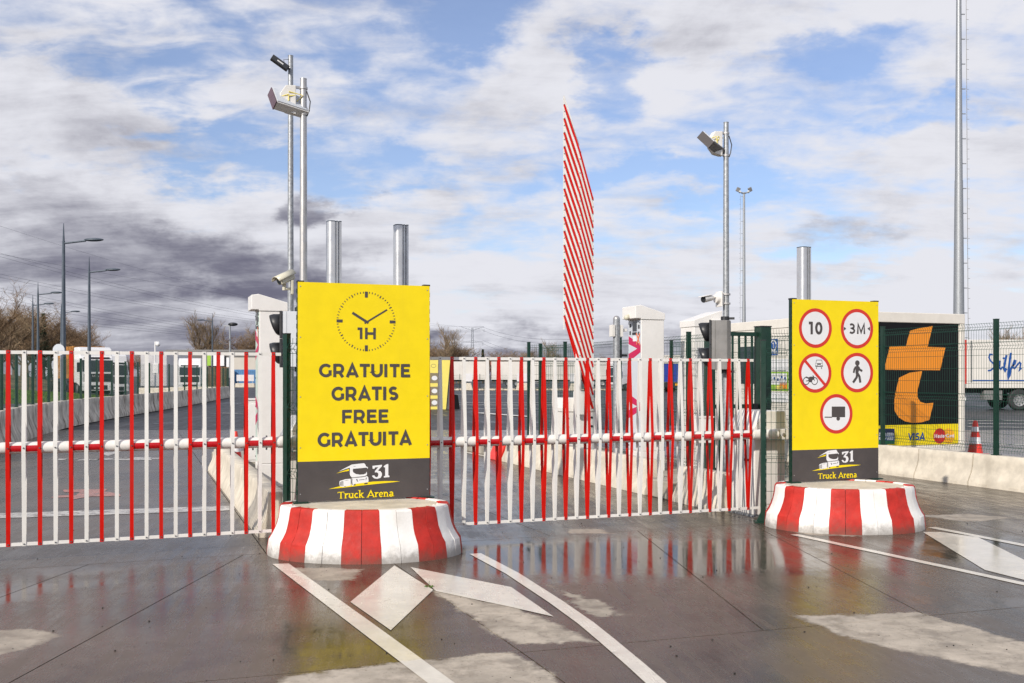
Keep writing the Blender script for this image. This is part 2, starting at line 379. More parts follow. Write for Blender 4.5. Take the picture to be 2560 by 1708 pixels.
def add_wet_group():
    g = D.node_groups.new('surface_wetness', 'ShaderNodeTree')
    for nm in ('Dry', 'Puddle', 'Mottle', 'Streak'): g.interface.new_socket(nm, in_out='OUTPUT', socket_type='NodeSocketFloat')
    n = NT(g); go = n.add('NodeGroupOutput')
    P = n.add('ShaderNodeNewGeometry').outputs['Position']
    wob = n.math('MULTIPLY', n.math('SUBTRACT', n.noise(P, 1.5, 9, 0.74), 0.5), 0.95)
    fine = n.math('MULTIPLY', n.math('SUBTRACT', n.noise(P, 14.0, 5, 0.6), 0.5), 0.16)
    wob = n.math('ADD', wob, fine)

    def inside(poly, soft, lo=0.03, hi=-0.03):
        cx = sum(p[0] for p in poly) / len(poly); cy = sum(p[1] for p in poly) / len(poly); d = None
        for i, p in enumerate(poly):
            q = poly[(i + 1) % len(poly)]; nx, ny = q[1] - p[1], p[0] - q[0]; L = math.hypot(nx, ny); nx /= L; ny /= L
            if nx * (cx - p[0]) + ny * (cy - p[1]) > 0: nx, ny = -nx, -ny
            e = n.math('SUBTRACT', n.vmath('DOT_PRODUCT', P, (nx, ny, 0)), nx * p[0] + ny * p[1])
            d = e if d is None else n.math('MAXIMUM', d, e)
        return n.ramp(n.math('ADD', d, n.math('MULTIPLY', wob, soft)), lo, hi)
    dry = None
    for i, pl_ in enumerate(DRY):
        t = inside(pl_, 0.46 if i < 4 else 0.6); t = t if i < 3 else n.math('MULTIPLY', t, 0.8)
        dry = t if dry is None else n.math('MAXIMUM', dry, t)
    inner = n.ramp(n.noise(P, 4.2, 9, 0.76, 0.3), 0.64, 0.44, 0.55, 1.0)
    dry = n.math('MULTIPLY', dry, inner)
    pud = None
    for pl_ in PUD:
        t = inside(pl_, 2.4, 0.30, -0.45); pud = t if pud is None else n.math('MAXIMUM', pud, t)
    mott = n.noise(P, 0.55, 8, 0.66, 0.5)
    dry = n.math('MAXIMUM', dry, n.math('MULTIPLY', n.ramp(mott, 0.66, 0.80), 0.55))
    pud = n.math('MULTIPLY', pud, n.math('SUBTRACT', 1.0, dry))
    pud = n.math('MAXIMUM', pud, n.math('MULTIPLY', n.ramp(n.noise(P, 0.42, 5, 0.6), 0.60, 0.68), 0.75))
    rot = n.comb(n.vmath('DOT_PRODUCT', P, (math.cos(rad(8)), math.sin(rad(8)), 0)), n.math('MULTIPLY', n.vmath('DOT_PRODUCT', P, (-math.sin(rad(8)), math.cos(rad(8)), 0)), 0.09), 0.0)
    stk = n.math('ADD', n.math('MULTIPLY', n.noise(rot, 3.4, 7, 0.7, 0.25), 0.6), n.math('MULTIPLY', n.noise(rot, 17.0, 5, 0.65, 0.1), 0.4))
    for k, v in (('Dry', dry), ('Puddle', pud), ('Mottle', mott), ('Streak', stk)): n.l.new(v, go.inputs[k])
    return g


WETG = add_wet_group()


def ground_mat(name, drycol, wetcol, paint=None, wear=0.0, rough=(0.16, 0.36), bump=0.16):
    m = D.materials.new(name); m.use_nodes = True; n = NT(m.node_tree); b = n.n['Principled BSDF']
    g = n.add('ShaderNodeGroup'); g.node_tree = WETG
    P = n.add('ShaderNodeNewGeometry').outputs['Position']
    grit = n.noise(P, 90, 4, 0.7); cloud = n.noise(P, 3.5, 8, 0.7, 0.3)
    dc = n.mix(n.ramp(cloud, 0.3, 0.72), c4([c * 0.78 for c in drycol]), c4([min(1, c * 1.16) for c in drycol]))
    wc = n.mix(n.ramp(g.outputs['Streak'], 0.36, 0.64), c4([c * 0.30 for c in wetcol]), c4([c * 1.5 for c in wetcol]))
    wc = n.mix(n.ramp(g.outputs['Mottle'], 0.35, 0.66), wc, c4([c * 1.7 for c in wetcol]))
    col = n.mix(g.outputs['Dry'], wc, dc)
    spk = n.noise(P, 42, 2, 0.5)
    col = n.mix(n.math('MULTIPLY', n.ramp(spk, 0.66, 0.74), 0.7), col, c4([c * 0.25 for c in wetcol]))
    spk2 = n.noise(n.vmath('ADD', P, (7.0, 3.0, 0.0)), 75, 3, 0.6)
    col = n.mix(n.math('MULTIPLY', n.ramp(spk2, 0.62, 0.74), 0.5), col, c4([min(1.0, c * 0.9) for c in drycol]))
    if paint:
        pc = n.mix(n.ramp(cloud, 0.30, 0.75), c4([c * 0.80 for c in paint]), c4(paint))
        w = n.ramp(n.noise(P, 7.0, 9, 0.75, 0.4), 0.60 - 0.22 * wear, 0.74 - 0.22 * wear)
        col = n.mix(n.math('MULTIPLY', w, 0.35 + 0.5 * wear), pc, col)
    n.l.new(col, b.inputs['Base Color'])
    wr = n.ramp(n.math('ADD', n.math('MULTIPLY', g.outputs['Streak'], 0.75), n.math('MULTIPLY', cloud, 0.25)), 0.38, 0.62, rough[0], rough[1])
    wr = n.math('MULTIPLY', wr, n.math('SUBTRACT', 1.0, n.math('MULTIPLY', g.outputs['Puddle'], 0.62)))
    r = n.add('ShaderNodeMix', data_type='FLOAT'); n.l.new(g.outputs['Dry'], r.inputs[0]); n.l.new(wr, r.inputs[2]); r.inputs[3].default_value = 0.78
    n.l.new(r.outputs[0], b.inputs['Roughness'])
    b.inputs['IOR'].default_value = 1.33
    bp = n.add('ShaderNodeBump'); bp.inputs['Distance'].default_value = 0.004
    n.l.new(n.math('MULTIPLY', n.math('SUBTRACT', 1.0, n.math('MULTIPLY', g.outputs['Puddle'], 0.9)), bump), bp.inputs['Strength'])
    n.l.new(n.math('ADD', grit, n.math('MULTIPLY', cloud, 1.5)), bp.inputs['Height']); n.l.new(bp.outputs[0], b.inputs['Normal'])
    return m


M['ground'] = ground_mat('damp_concrete', (0.47, 0.41, 0.335), (0.066, 0.051, 0.038))
M['asphalt'] = ground_mat('damp_asphalt', (0.065, 0.062, 0.062), (0.028, 0.027, 0.029), rough=(0.42, 0.65), bump=0.06)
M['paint'] = ground_mat('white_road_paint', (0.47, 0.41, 0.335), (0.066, 0.051, 0.038), paint=(0.74, 0.69, 0.60), wear=0.15)
M['paint_worn'] = ground_mat('worn_road_paint', (0.47, 0.41, 0.335), (0.066, 0.051, 0.038), paint=(0.66, 0.63, 0.58), wear=0.7)
M['paint_red'] = ground_mat('faded_red_road_paint', (0.47, 0.41, 0.335), (0.066, 0.051, 0.038), paint=(0.48, 0.20, 0.15), wear=0.6)

# ------------------------------------------------------------------ ground
o = MB().add([(-2500, -60, -0.03), (2500, -60, -0.03), (2500, 3500, -0.03), (-2500, 3500, -0.03)], [(0, 1, 2, 3)]).build('ground', M['asphalt'])
tag(o, 'dark damp asphalt yard stretching back behind the gates', None, kind='structure')
o = MB().add([(-70, -9, -0.022), (70, -9, -0.022), (70, 31.4, -0.022), (-70, 31.4, -0.022)], [(0, 1, 2, 3)]).build('joint_bed', M['slab_joint'])
apron = D.objects.new('concrete_apron', None); COL.objects.link(apron)
tag(apron, 'wet concrete slabs of the entry lanes in front of and behind the gates', None, kind='structure')
o.parent = apron


def clip(poly, a, b, side):
    res = []; f = lambda p: side * ((b[0] - a[0]) * (p[1] - a[1]) - (b[1] - a[1]) * (p[0] - a[0]))
    for i, p in enumerate(poly):
        q = poly[(i + 1) % len(poly)]; fp, fq = f(p), f(q)
        if fp >= 0: res.append(p)
        if fp * fq < 0:
            t = fp / (fp - fq); res.append((p[0] + (q[0] - p[0]) * t, p[1] + (q[1] - p[1]) * t))
    return res


def shrink(poly, d):
    a = sum(p[0] * q[1] - q[0] * p[1] for p, q in zip(poly, poly[1:] + poly[:1])); s = 1 if a > 0 else -1
    res = poly
    for p, q in zip(poly, poly[1:] + poly[:1]):
        L = math.hypot(q[0] - p[0], q[1] - p[1])
        if L < 1e-6: continue
        nx, ny = -(q[1] - p[1]) / L * d * s, (q[0] - p[0]) / L * d * s
        res = clip(res, (p[0] + nx, p[1] + ny), (q[0] + nx, q[1] + ny), s)
        if len(res) < 3: return None
    return res


def split(polys, a, b):
    r = []
    for p in polys:
        for s in (1, -1):
            c = clip(p, a, b, s)
            if len(c) >= 3: r.append(c)
    return r


def vline(v): p, q = W(-40, v), W(40, v); return (p.x, p.y), (q.x, q.y)
def uline(u): p, q = W(u, -40), W(u, 80); return (p.x, p.y), (q.x, q.y)


whole = [(-60, -8), (60, -8), (60, 31.2), (-60, 31.2)]
A0, A1 = (-1.787, 5.52), (3.767, 7.325)
near, rest = clip(whole, A0, A1, -1), clip(whole, A0, A1, 1)
F0, F1 = vline(9.75)
mid, far = clip(rest, F0, F1, -1), clip(rest, F0, F1, 1)
slabs = [near]
for a, b in [((-0.0, 6.277), (0.29, 5.52)), ((-4.4, 5.5), (-3.9, 2)), ((4.6, 7.5), (4.9, 3)), ((-9, 5), (-8.6, 1)), ((9.5, 8), (9.8, 3)), vline(1.2)]: slabs = split(slabs, a, b)
row = [mid]
for a, b in [((-3.93, 7.64), (-3.81, 9.06)), ((-2.784, 5.52), (-2.545, 9.57)), ((-1.038, 8.945), (0.0, 6.277)), ((1.389, 10.77), (1.69, 6.49)), ((2.76, 11.08), (2.94, 7.07)),
             ((5.4, 11), (5.6, 8)), ((8.6, 11), (8.8, 8)), ((-7.6, 8), (-7.4, 5)), ((-12, 8), (-11.8, 5)), ((13, 11), (13.2, 8))]: row = split(row, a, b)
slabs += row
row = [far]
for l in (vline(13.9), vline(18.6), vline(23.4), uline(-13), uline(-8), uline(-3.4), uline(1.15), uline(4.1), uline(6.75), uline(9.4), uline(12.1), uline(17), uline(22)): row = split(row, *l)
slabs += row
for p in slabs:
    q = shrink(p, 0.0045)
    if q and len(q) >= 3:
        ar = abs(sum(a[0] * b[1] - b[0] * a[1] for a, b in zip(q, q[1:] + q[:1]))) / 2
        if ar > 0.05: MB().prism(q, 'z', -0.02, 0.0).build('slab', M['ground'], apron)


def marking(pts, mat, label, z=0.004):
    o = MB().add([(p[0], p[1], z) for p in pts], [tuple(range(len(pts)))]).build('lane_marking', mat)
    return tag(o, label, None, kind='structure')


def gp(pts): return [G(*p) for p in pts]


def band_line(pts, w, mat, label):
    b = MB(); P = [Vector(G(*p)) for p in pts]; L = []; R = []
    for i, p in enumerate(P):
        d = (P[min(i + 1, len(P) - 1)] - P[max(i - 1, 0)]).normalized(); n = Vector((-d.y, d.x)) * w / 2
        L.append(p + n); R.append(p - n)
    k = len(P)
    b.add([(q.x, q.y, 0.004) for q in L + R], [(i, i + 1, i + 1 + k, i + k) for i in range(k - 1)])
    return tag(b.build('lane_marking', mat), label, None, kind='structure')


marking(gp([(986, 1415), (1083, 1476), (977, 1577), (876, 1506)]), M['paint'], 'left limb of the white painted arrow head in front of the clock sign')
marking(gp([(1026, 1419), (1278, 1469), (1384, 1543), (1269, 1517), (1090, 1479)]), M['paint'], 'right limb of the white painted arrow head in front of the clock sign')
marking(gp([(681, 1411), (722, 1410), (932, 1560), (1155, 1722), (1086, 1722), (870, 1556)]), M['paint'], 'white line running from the clock sign base to the bottom of the picture')
band_line([(1188, 1385), (1280, 1434), (1389, 1505), (1465, 1559), (1522, 1606), (1590, 1664), (1655, 1722)], 0.115, M['paint'], 'white line right of the painted arrow, bending towards the viewer')
band_line([(1985, 1337), (2200, 1383), (2400, 1426), (2620, 1474)], 0.10, M['paint'], 'thin white line running right from below the round plates sign')
band_line([(2329, 1319), (2560, 1364), (2620, 1376)], 0.11, M['paint'], 'thin white line at the far right edge of the lane')
marking(gp([(2307, 1331), (2350, 1331), (2445, 1344), (2620, 1430), (2620, 1466), (2462, 1426)]), M['paint'], 'large white painted arrow head at the right edge')
marking(gp([(-40, 1285.5), (574, 1265), (574, 1277), (-40, 1298)]), M['paint_worn'], 'worn white stop line across the left lane behind the gate')
marking(gp([(234, 1126), (270, 1141), (312, 1126)]), M['paint_worn'], 'white arrow tip on the left lane')
marking(gp([(157, 1225), (270, 1223), (262, 1229), (300, 1236), (302, 1241), (225, 1242), (180, 1250), (185, 1244), (125, 1245), (145, 1239), (190, 1239), (200, 1231), (160, 1231)]), M['paint_red'], 'faded red painted symbol on the left lane')
for i, seg in enumerate(([(137, 1149), (167, 1149)], [(186, 1148), (192, 1148)], [(198, 1150), (230, 1150)], [(232, 1149), (248, 1149)], [(252, 1147), (285, 1149)], [(306, 1145), (357, 1145), (357, 1149), (306, 1149)], [(378, 1147), (402, 1146)])):
    b = MB(); b.ribbon(gp(seg + ([seg[0]] if len(seg) > 2 else [])), 0.34, 0); b.v = [(x, z, 0.004) for x, y, z in b.v]
    tag(b.build('lane_marking', M['paint_worn']), 'stroke of the flattened white lettering on the left lane', None, 'left lane lettering', 'structure')
for pts, w, lab in (([(1160, 1130), (1287, 1155)], 0.12, 'white line on the middle lane running towards the red barrier end'),
                    ([(1195, 1032), (1245, 1036), (1330, 1042)], 0.5, 'short curved white line on the asphalt behind the middle gate'),
                    ([(1060, 1007), (1420, 1007)], 0.35, 'first of the paired white lines crossing the far yard'),
                    ([(1060, 1012.5), (1420, 1013)], 0.35, 'second of the paired white lines crossing the far yard'),
                    ([(1060, 1021), (1420, 1022)], 0.20, 'faint broken white line crossing the yard'),
                    ([(1060, 986.5), (1420, 986.5)], 0.6, 'farthest white line crossing the yard'),
                    ([(2420, 1052), (2700, 1053)], 0.2, 'white line behind the right fence nearest the trailer'),
                    ([(2420, 1059), (2700, 1061)], 0.2, 'second white line behind the right fence'),
                    ([(2420, 1067), (2700, 1070)], 0.2, 'third white line behind the right fence'),
                    ([(2440, 1110), (2700, 1116)], 0.16, 'white line close behind the right fence'),
                    ([(555, 1033), (605, 1034)], 0.18, 'small white line on the left lane asphalt')):
    band_line(pts, w, M['paint_worn'] if 'worn' in lab else M['paint'], lab)

# kerbed islands between the lanes
for u0, u1, v0, v1, lab in ((1.40, 3.3, 10.95, 21, 'concrete island carrying the left ticket kiosk'), (7.0, 9.35, 11.0, 22, 'concrete island carrying the two right kiosks')):
    b = MB().box(u0, u1, v0, v1, -0.01, 0.17)
    o = b.build('traffic_island', M['island'], bevel=0.02); o.rotation_euler = (0, 0, TH); tag(o, lab, None, kind='structure')

rnd = random.Random(21); b = MB()
for k in range(260):
    Yg = rnd.uniform(5.4, 11.5); xg = rnd.uniform(-0.53, 0.53) * Yg; r_ = rnd.choice((0.002, 0.002, 0.003, 0.003, 0.004, 0.006))
    b.sphere((xg, Yg, r_ * 0.6), r_, 5, 3, (rnd.uniform(0.8, 1.5), rnd.uniform(0.8, 1.3), 0.7))
tag(b.build('grit', M['slab_joint']), 'loose dark grit scattered over the wet concrete', None, kind='stuff')
wp = G(1072, 1468); t = thing('weed', 'small weed sprouting from the slab joint inside the arrow head', 'weed', (wp[0], wp[1], -0.01))
b = MB()
for k in range(22):
    a = rnd.uniform(0, 6.283); L_ = rnd.uniform(0.015, 0.045); d = Vector((math.cos(a), math.sin(a), 0)); sd = Vector((-d.y, d.x, 0)) * 0.003; p0 = d * 0.005
    b.add([p0 - sd, p0 + sd, p0 + d * L_ * 0.6 + Vector((0, 0, L_ * 0.7)) + sd, p0 + d * L_ + Vector((0, 0, L_ * 0.5))], [(0, 1, 2, 3)])
b.build('leaves', M['blade'], t); MB().cyl((0, 0, 0), (0.004, 0, 0.06), 0.002, n=5).build('stem', M['blade'], t)

# ------------------------------------------------------------------ concrete barriers
def barrier_mesh(name, L, h, w, mat, notch=True):
    s = h / 0.5; q = w / 0.2
    prof = [(-0.20 * q, 0.0), (-0.195 * q, 0.06 * s), (-0.165 * q, 0.13 * s), (-0.128 * q, 0.21 * s), (-0.105 * q, 0.30 * s), (-0.095 * q, 0.40 * s), (-0.088 * q, 0.49 * s), (-0.078 * q, 0.5 * s)]
    prof = prof + [(-x, z) for x, z in reversed(prof)]
    gap = 0.035 if h > 0.8 else 0.012
    b = MB().prism(prof, 'y', gap, L - gap)
    if notch:
        for a in (0.25, 0.75): b.box(-0.202 * q, -0.15 * q, L * a - 0.08, L * a + 0.08, 0.0, 0.045)
    return b.mesh(name, mat, smooth=50)


def barrier_run(path, L, h, w, mat, label, group, offset=0.0):
    """blocks of length L laid end to end along a plan polyline"""
    P = [Vector(p) for p in path]; cum = [0.0]
    for a, b in zip(P, P[1:]): cum.append(cum[-1] + (b - a).length)
    def pt(s):
        for i in range(len(P) - 1):
            if s <= cum[i + 1] or i == len(P) - 2: return P[i] + (P[i + 1] - P[i]) * ((s - cum[i]) / (cum[i + 1] - cum[i]))
    me = barrier_mesh('concrete_barrier', L, h, w, mat); res = []; k = 0
    while (k + 1) * L <= cum[-1] + 1e-3:
        a, b = pt(k * L), pt((k + 1) * L); d = b - a
        o = link('concrete_barrier', me, None, (a.x, a.y, 0.0), rz=math.atan2(-d.x, d.y))
        tag(o, label if isinstance(label, str) else label[min(k, len(label) - 1)], 'barrier', group); res.append(o); k += 1
    return res


def uvp(u, v): p = W(u, v); return (p.x, p.y)


barrier_run([uvp(1.38, 10.7), uvp(1.38, 18.7)], 2.0, 0.47, 0.2, M['conc'], ['low concrete barrier block with rippled shadows behind the left gate end', 'second low concrete barrier block on the left island', 'third low concrete barrier block on the left island', 'farthest low concrete barrier block on the left island'], 'low barriers on the left island')
barrier_run([uvp(6.98, 10.75), uvp(6.98, 11.9)], 1.15, 0.47, 0.2, M['conc'], 'short concrete barrier block striped by gate shadows next to the barrier cabinet', 'low barriers on the right island')
barrier_run([uvp(6.98, 12.65), uvp(6.98, 18.65)], 2.0, 0.49, 0.2, M['conc'], ['nearest long low barrier block behind the middle gate', 'middle long low barrier block behind the middle gate', 'long low barrier block touching the red end piece'], 'low barriers on the right island')
tag(MB().box(6.78, 7.16, 11.93, 12.62, 0.0, 0.25).build('kerb_block', M['island'], bevel=0.02, loc=(0, 0, 0)), 'low dirty concrete kerb block between two barrier blocks on the right island', 'kerb').rotation_euler = (0, 0, TH)
o = MB().prism([(6.72, 0), (7.24, 0), (7.2, 0.1), (7.08, 0.42), (6.90, 0.42), (6.76, 0.1)], 'y', 18.68, 19.3).build('barrier_end', M['cone_red'], bevel=0.02); o.rotation_euler = (0, 0, TH)
tag(o, 'red plastic end piece at the far tip of the right island barrier', 'barrier end')
ORD = ['first', 'second', 'third', 'fourth', 'fifth', 'sixth', 'seventh', 'eighth', 'ninth', 'tenth', 'eleventh', 'twelfth']
rb = barrier_run([uvp(12.26, 9.68), uvp(12.26, 20.1)], 1.15, 0.49, 0.2, M['conc'], ['pale low wall block under the right fence, %s from the right picture edge' % ORD[max(0, k - 1)] if k else 'pale low wall block just past the right picture edge' for k in range(9)], 'wall blocks under the right fence')
# stained barriers curving along the left side
LB = [(-10.2, 19.0), (-10.9, 21), (-12.95, 26.7), (-14.9, 34.1), (-16.4, 42.7), (-18.6, 57.2), (-22.5, 80)]
def spline(P, n=8):
    P = [Vector(p) for p in P]; r = []
    for i in range(len(P) - 1):
        a, b, c, d = P[max(i - 1, 0)], P[i], P[i + 1], P[min(i + 2, len(P) - 1)]
        for k in range(n):
            t = k / n; r.append(0.5 * ((2 * b) + (c - a) * t + (2 * a - 5 * b + 4 * c - d) * t * t + (3 * b - a - 3 * c + d) * t ** 3))
    r.append(P[-1]); return [(p.x, p.y) for p in r]
LBS = spline(LB)
lefts = barrier_run([(x - 0.3, y) for x, y in LBS], 2.0, 0.87, 0.29, M['conc_old'], ['stained concrete barrier block, %s of the curving row from the left edge' % o_ for o_ in ORD] + ['small far barrier block in the distant part of the curving left row'], 'stained barriers along the left lane')

# ------------------------------------------------------------------ welded mesh fences
def wire_panel_mesh(Wd, H, step=0.05, folds=(0.06, 0.42, 0.80), r=0.0026, fold=True, mat=None, hstep=0.2):
    b = MB(); half = 0.05
    zs = [0.0]
    if fold:
        for f in folds:
            zf = f * H; zs += [(zf - half), None, (zf + half)]
    pts = [(0.0, 0.0)]
    if fold:
        for f in folds: zf = f * H; pts += [(0.0, zf - half), (0.035, zf), (0.0, zf + half)]
    pts += [(0.0, H)]
    n = int(round(Wd / step))
    for i in range(n + 1):
        b.tube([(i * Wd / n, -y, z) for y, z in pts], r, 3)
    hz = set()
    z = 0.1
    while z < H - 0.03: hz.add(round(z, 3)); z += hstep
    for zz in sorted(hz): b.tube([(0, r * 1.6, zz), (Wd, r * 1.6, zz)], r * 1.15, 3)
    if fold:
        for f in folds:
            for yy, dz_ in ((-0.035, 0.0), (0.0, -half), (0.0, half)): b.tube([(0, yy, f * H + dz_), (Wd, yy, f * H + dz_)], r * 1.15, 3)
    return b.mesh('mesh_panel', mat or M['green_wire'])


def post_mesh(h, s=0.06, teeth=False):
    b = MB().box(-s / 2, s / 2, -s / 2, s / 2, 0.0, h).box(-s * 0.9, s * 0.9, -s * 0.9, s * 0.9, 0.0, 0.012).box(-s * 0.56, s * 0.56, -s * 0.56, s * 0.56, h, h + 0.012)
    if teeth:
        z = 0.08
        while z < h - 0.06: b.box(-s / 2 - 0.006, -s / 2, -0.018, 0.012, z, z + 0.045); b.box(s / 2, s / 2 + 0.006, -0.018, 0.012, z, z + 0.045); z += 0.085
    return b.mesh('post', M['green'])


def fence(label, pts, z0, h, step=0.05, fold=True, r=0.0026, folds=(0.05, 0.42, 0.82, 0.97), post=0.06, hstep=0.2, panels=True):
    """pts: plan points of the posts"""
    root = thing('mesh_fence', label, 'fence', (pts[0][0], pts[0][1], z0)); cache = {}
    pm_ = post_mesh(h + 0.03, post)
    o0 = Vector((pts[0][0], pts[0][1]))
    for i, p in enumerate(pts):
        d = Vector(pts[min(i + 1, len(pts) - 1)]) - Vector(pts[max(i - 1, 0)])
        link('post', pm_, root, (p[0] - o0.x, p[1] - o0.y, 0), rz=math.atan2(d.y, d.x))
    for a, b in zip(pts, pts[1:]):
        a = Vector(a); b = Vector(b); d = b - a; L = d.length - post - 0.01; k = round(L, 2)
        if k not in cache: cache[k] = wire_panel_mesh(L, h - 0.04, step, folds, r, fold, hstep=hstep)
        s = a + d.normalized() * (post / 2 + 0.005) - o0
        link('mesh_panel', cache[k], root, (s.x, s.y, 0.03), rz=math.atan2(d.y, d.x))
    return root


fence('green mesh fence standing on the pale wall at the right', [uvp(12.26, v) for v in (6.68, 9.15, 11.62, 14.09, 16.56, 19.03, 21.5)], 0.49, 2.04)
fence('green mesh fence along the right island between the kiosks', [uvp(8.3, v) for v in (13.45, 14.0, 16.45, 18.95, 20.3)], 0.17, 2.2)
fence('green mesh fence closing the far end of the right island', [uvp(8.2, 20.75), uvp(9.6, 20.75)], 0.0, 2.42)
# posts on the left barriers: slim dense mesh
def along(path, s):
    acc = 0.0
    for a, b in zip(path, path[1:]):
        L = math.hypot(b[0] - a[0], b[1] - a[1])
        if acc + L >= s: t = (s - acc) / L; return (a[0] + (b[0] - a[0]) * t, a[1] + (b[1] - a[1]) * t)
        acc += L
    return path[-1]
LBF = [(x - 0.3, y) for x, y in LBS]
fence('long green mesh fence standing on the stained barriers at the left', [along(LBF, 0.6 + 2.45 * k) for k in range(27)], 0.87, 1.42, step=0.05, fold=False, r=0.0016, post=0.07, hstep=0.2)
fence('low green mesh fence beyond the grass verge', [(-50 + 2.4 * k, 92 + 0.5 * k) for k in range(7)], 0.0, 1.9, step=0.1, fold=False, r=0.006, post=0.08)
fence('green mesh fence behind the concrete blocks of the yard', [(-16.5 + 2.5 * k, 124 - 0.0 * k) for k in range(8)], 0.0, 1.9, step=0.12, fold=False, r=0.005, post=0.06)

# ------------------------------------------------------------------ lettering drawn with strokes
def arc(cx, cy, rx, ry, a0, a1, n=12): return [(cx + rx * math.cos(rad(a0 + (a1 - a0) * i / n)), cy + ry * math.sin(rad(a0 + (a1 - a0) * i / n))) for i in range(n + 1)]


GL = {  # advance, strokes (cap height 1)
    'G': (0.95, [arc(0.49, 0.5, 0.40, 0.40, 42, 322, 20), [(0.80, 0.12), (0.80, 0.52)]]),
    'R': (0.86, [[(0.10, 0), (0.10, 1)], [(0.10, 0.9), (0.44, 0.9)] + arc(0.44, 0.63, 0.25, 0.27, 90, -90)[1:] + [(0.10, 0.36)], [(0.46, 0.36), (0.70, 0.0)]]),
    'A': (0.92, [[(0.07, 0.0), (0.455, 0.92), (0.84, 0.0)], [(0.2, 0.26), (0.71, 0.26)]]),
    'T': (0.78, [[(0.0, 0.9), (0.76, 0.9)], [(0.38, 0), (0.38, 0.9)]]),
    'U': (0.90, [[(0.10, 1), (0.10, 0.42)] + arc(0.43, 0.42, 0.33, 0.32, 180, 360) + [(0.76, 1)]]),
    'I': (0.32, [[(0.11, 0), (0.11, 1)]]),
    'E': (0.76, [[(0.10, 0), (0.10, 1)], [(0.10, 0.9), (0.68, 0.9)], [(0.10, 0.51), (0.62, 0.51)], [(0.10, 0.1), (0.70, 0.1)]]),
    'F': (0.74, [[(0.10, 0), (0.10, 1)], [(0.10, 0.9), (0.70, 0.9)], [(0.10, 0.47), (0.64, 0.47)]]),
    'S': (0.76, [arc(0.37, 0.70, 0.24, 0.20, 35, 270, 14) + arc(0.37, 0.30, 0.26, 0.20, 90, -150, 14)[1:]]),
    'H': (0.92, [[(0.10, 0), (0.10, 1)], [(0.76, 0), (0.76, 1)], [(0.10, 0.5), (0.76, 0.5)]]),
    'M': (1.02, [[(0.12, 0), (0.16, 0.94), (0.47, 0.16), (0.78, 0.94), (0.82, 0)]]),
    'N': (0.9, [[(0.10, 0), (0.10, 1)], [(0.10, 0.93), (0.74, 0.07)], [(0.74, 0), (0.74, 1)]]),
    'V': (0.86, [[(0.05, 1), (0.42, 0.1), (0.80, 1)]]),
    'C': (0.86, [arc(0.47, 0.5, 0.38, 0.40, 45, 315, 18)]),
    'L': (0.68, [[(0.10, 1), (0.10, 0.1), (0.62, 0.1)]]),
    '1': (0.52, [[(0.02, 0.9), (0.34, 0.9)], [(0.30, 0), (0.30, 1)]]),
    '0': (0.80, [arc(0.38, 0.5, 0.25, 0.40, 90, 450, 24)]),
    '3': (0.72, [arc(0.32, 0.72, 0.22, 0.19, 140, -90, 14) + arc(0.32, 0.30, 0.26, 0.21, 90, -140, 14)[1:]]),
    'a': (0.58, [arc(0.27, 0.48, 0.18, 0.16, 150, 0, 8) + [(0.45, 0.06)], arc(0.25, 0.19, 0.17, 0.14, 50, 330, 12)]),
    'c': (0.52, [arc(0.28, 0.34, 0.21, 0.29, 50, 310, 14)]),
    'd': (0.64, [[(0.50, 1.0), (0.50, 0)], arc(0.28, 0.33, 0.20, 0.28, 30, 330, 14)]),
    'e': (0.56, [[(0.09, 0.37), (0.47, 0.37)], arc(0.28, 0.34, 0.20, 0.29, 5, 315, 16)]),
    'k': (0.62, [[(0.12, 0), (0.12, 1.05)], [(0.14, 0.30), (0.46, 0.64)], [(0.24, 0.40), (0.52, 0.0)]]),
    'n': (0.64, [[(0.12, 0), (0.12, 0.66)], arc(0.30, 0.40, 0.18, 0.22, 170, 0, 8) + [(0.48, 0)]]),
    'r': (0.46, [[(0.12, 0), (0.12, 0.66)], arc(0.34, 0.36, 0.2, 0.26, 165, 60, 6)]),
    's': (0.48, [arc(0.23, 0.48, 0.14, 0.14, 40, 270, 8) + arc(0.23, 0.20, 0.15, 0.14, 90, -150, 8)[1:]]),
    't': (0.42, [[(0.18, 0.9), (0.18, 0.14), (0.34, 0.06)], [(0.02, 0.62), (0.36, 0.62)]]),
    'u': (0.66, [[(0.12, 0.66), (0.12, 0.26)] + arc(0.30, 0.26, 0.18, 0.2, 180, 330, 6), [(0.50, 0.66), (0.50, 0)]]),
    ' ': (0.34, []),
}
FEET = {'T': [(0.38, 0), (0.02, 0.84, 'v'), (0.74, 0.84, 'v')], 'r': [(0.14, 0), (0.08, 0.63)], 'u': [(0.07, 0.63), (0.45, 0.63), (0.54, 0)], 'k': [(0.12, 0), (0.08, 1.02), (0.46, 0.63), (0.53, 0)],
        'A': [(0.08, 0), (0.83, 0)], 'n': [(0.12, 0), (0.08, 0.63), (0.48, 0)], 'a': [(0.5, 0.03)], '1': [(0.30, 0)], 'd': [(0.54, 0)]}


SB = 0.10                                                  # space added between letters


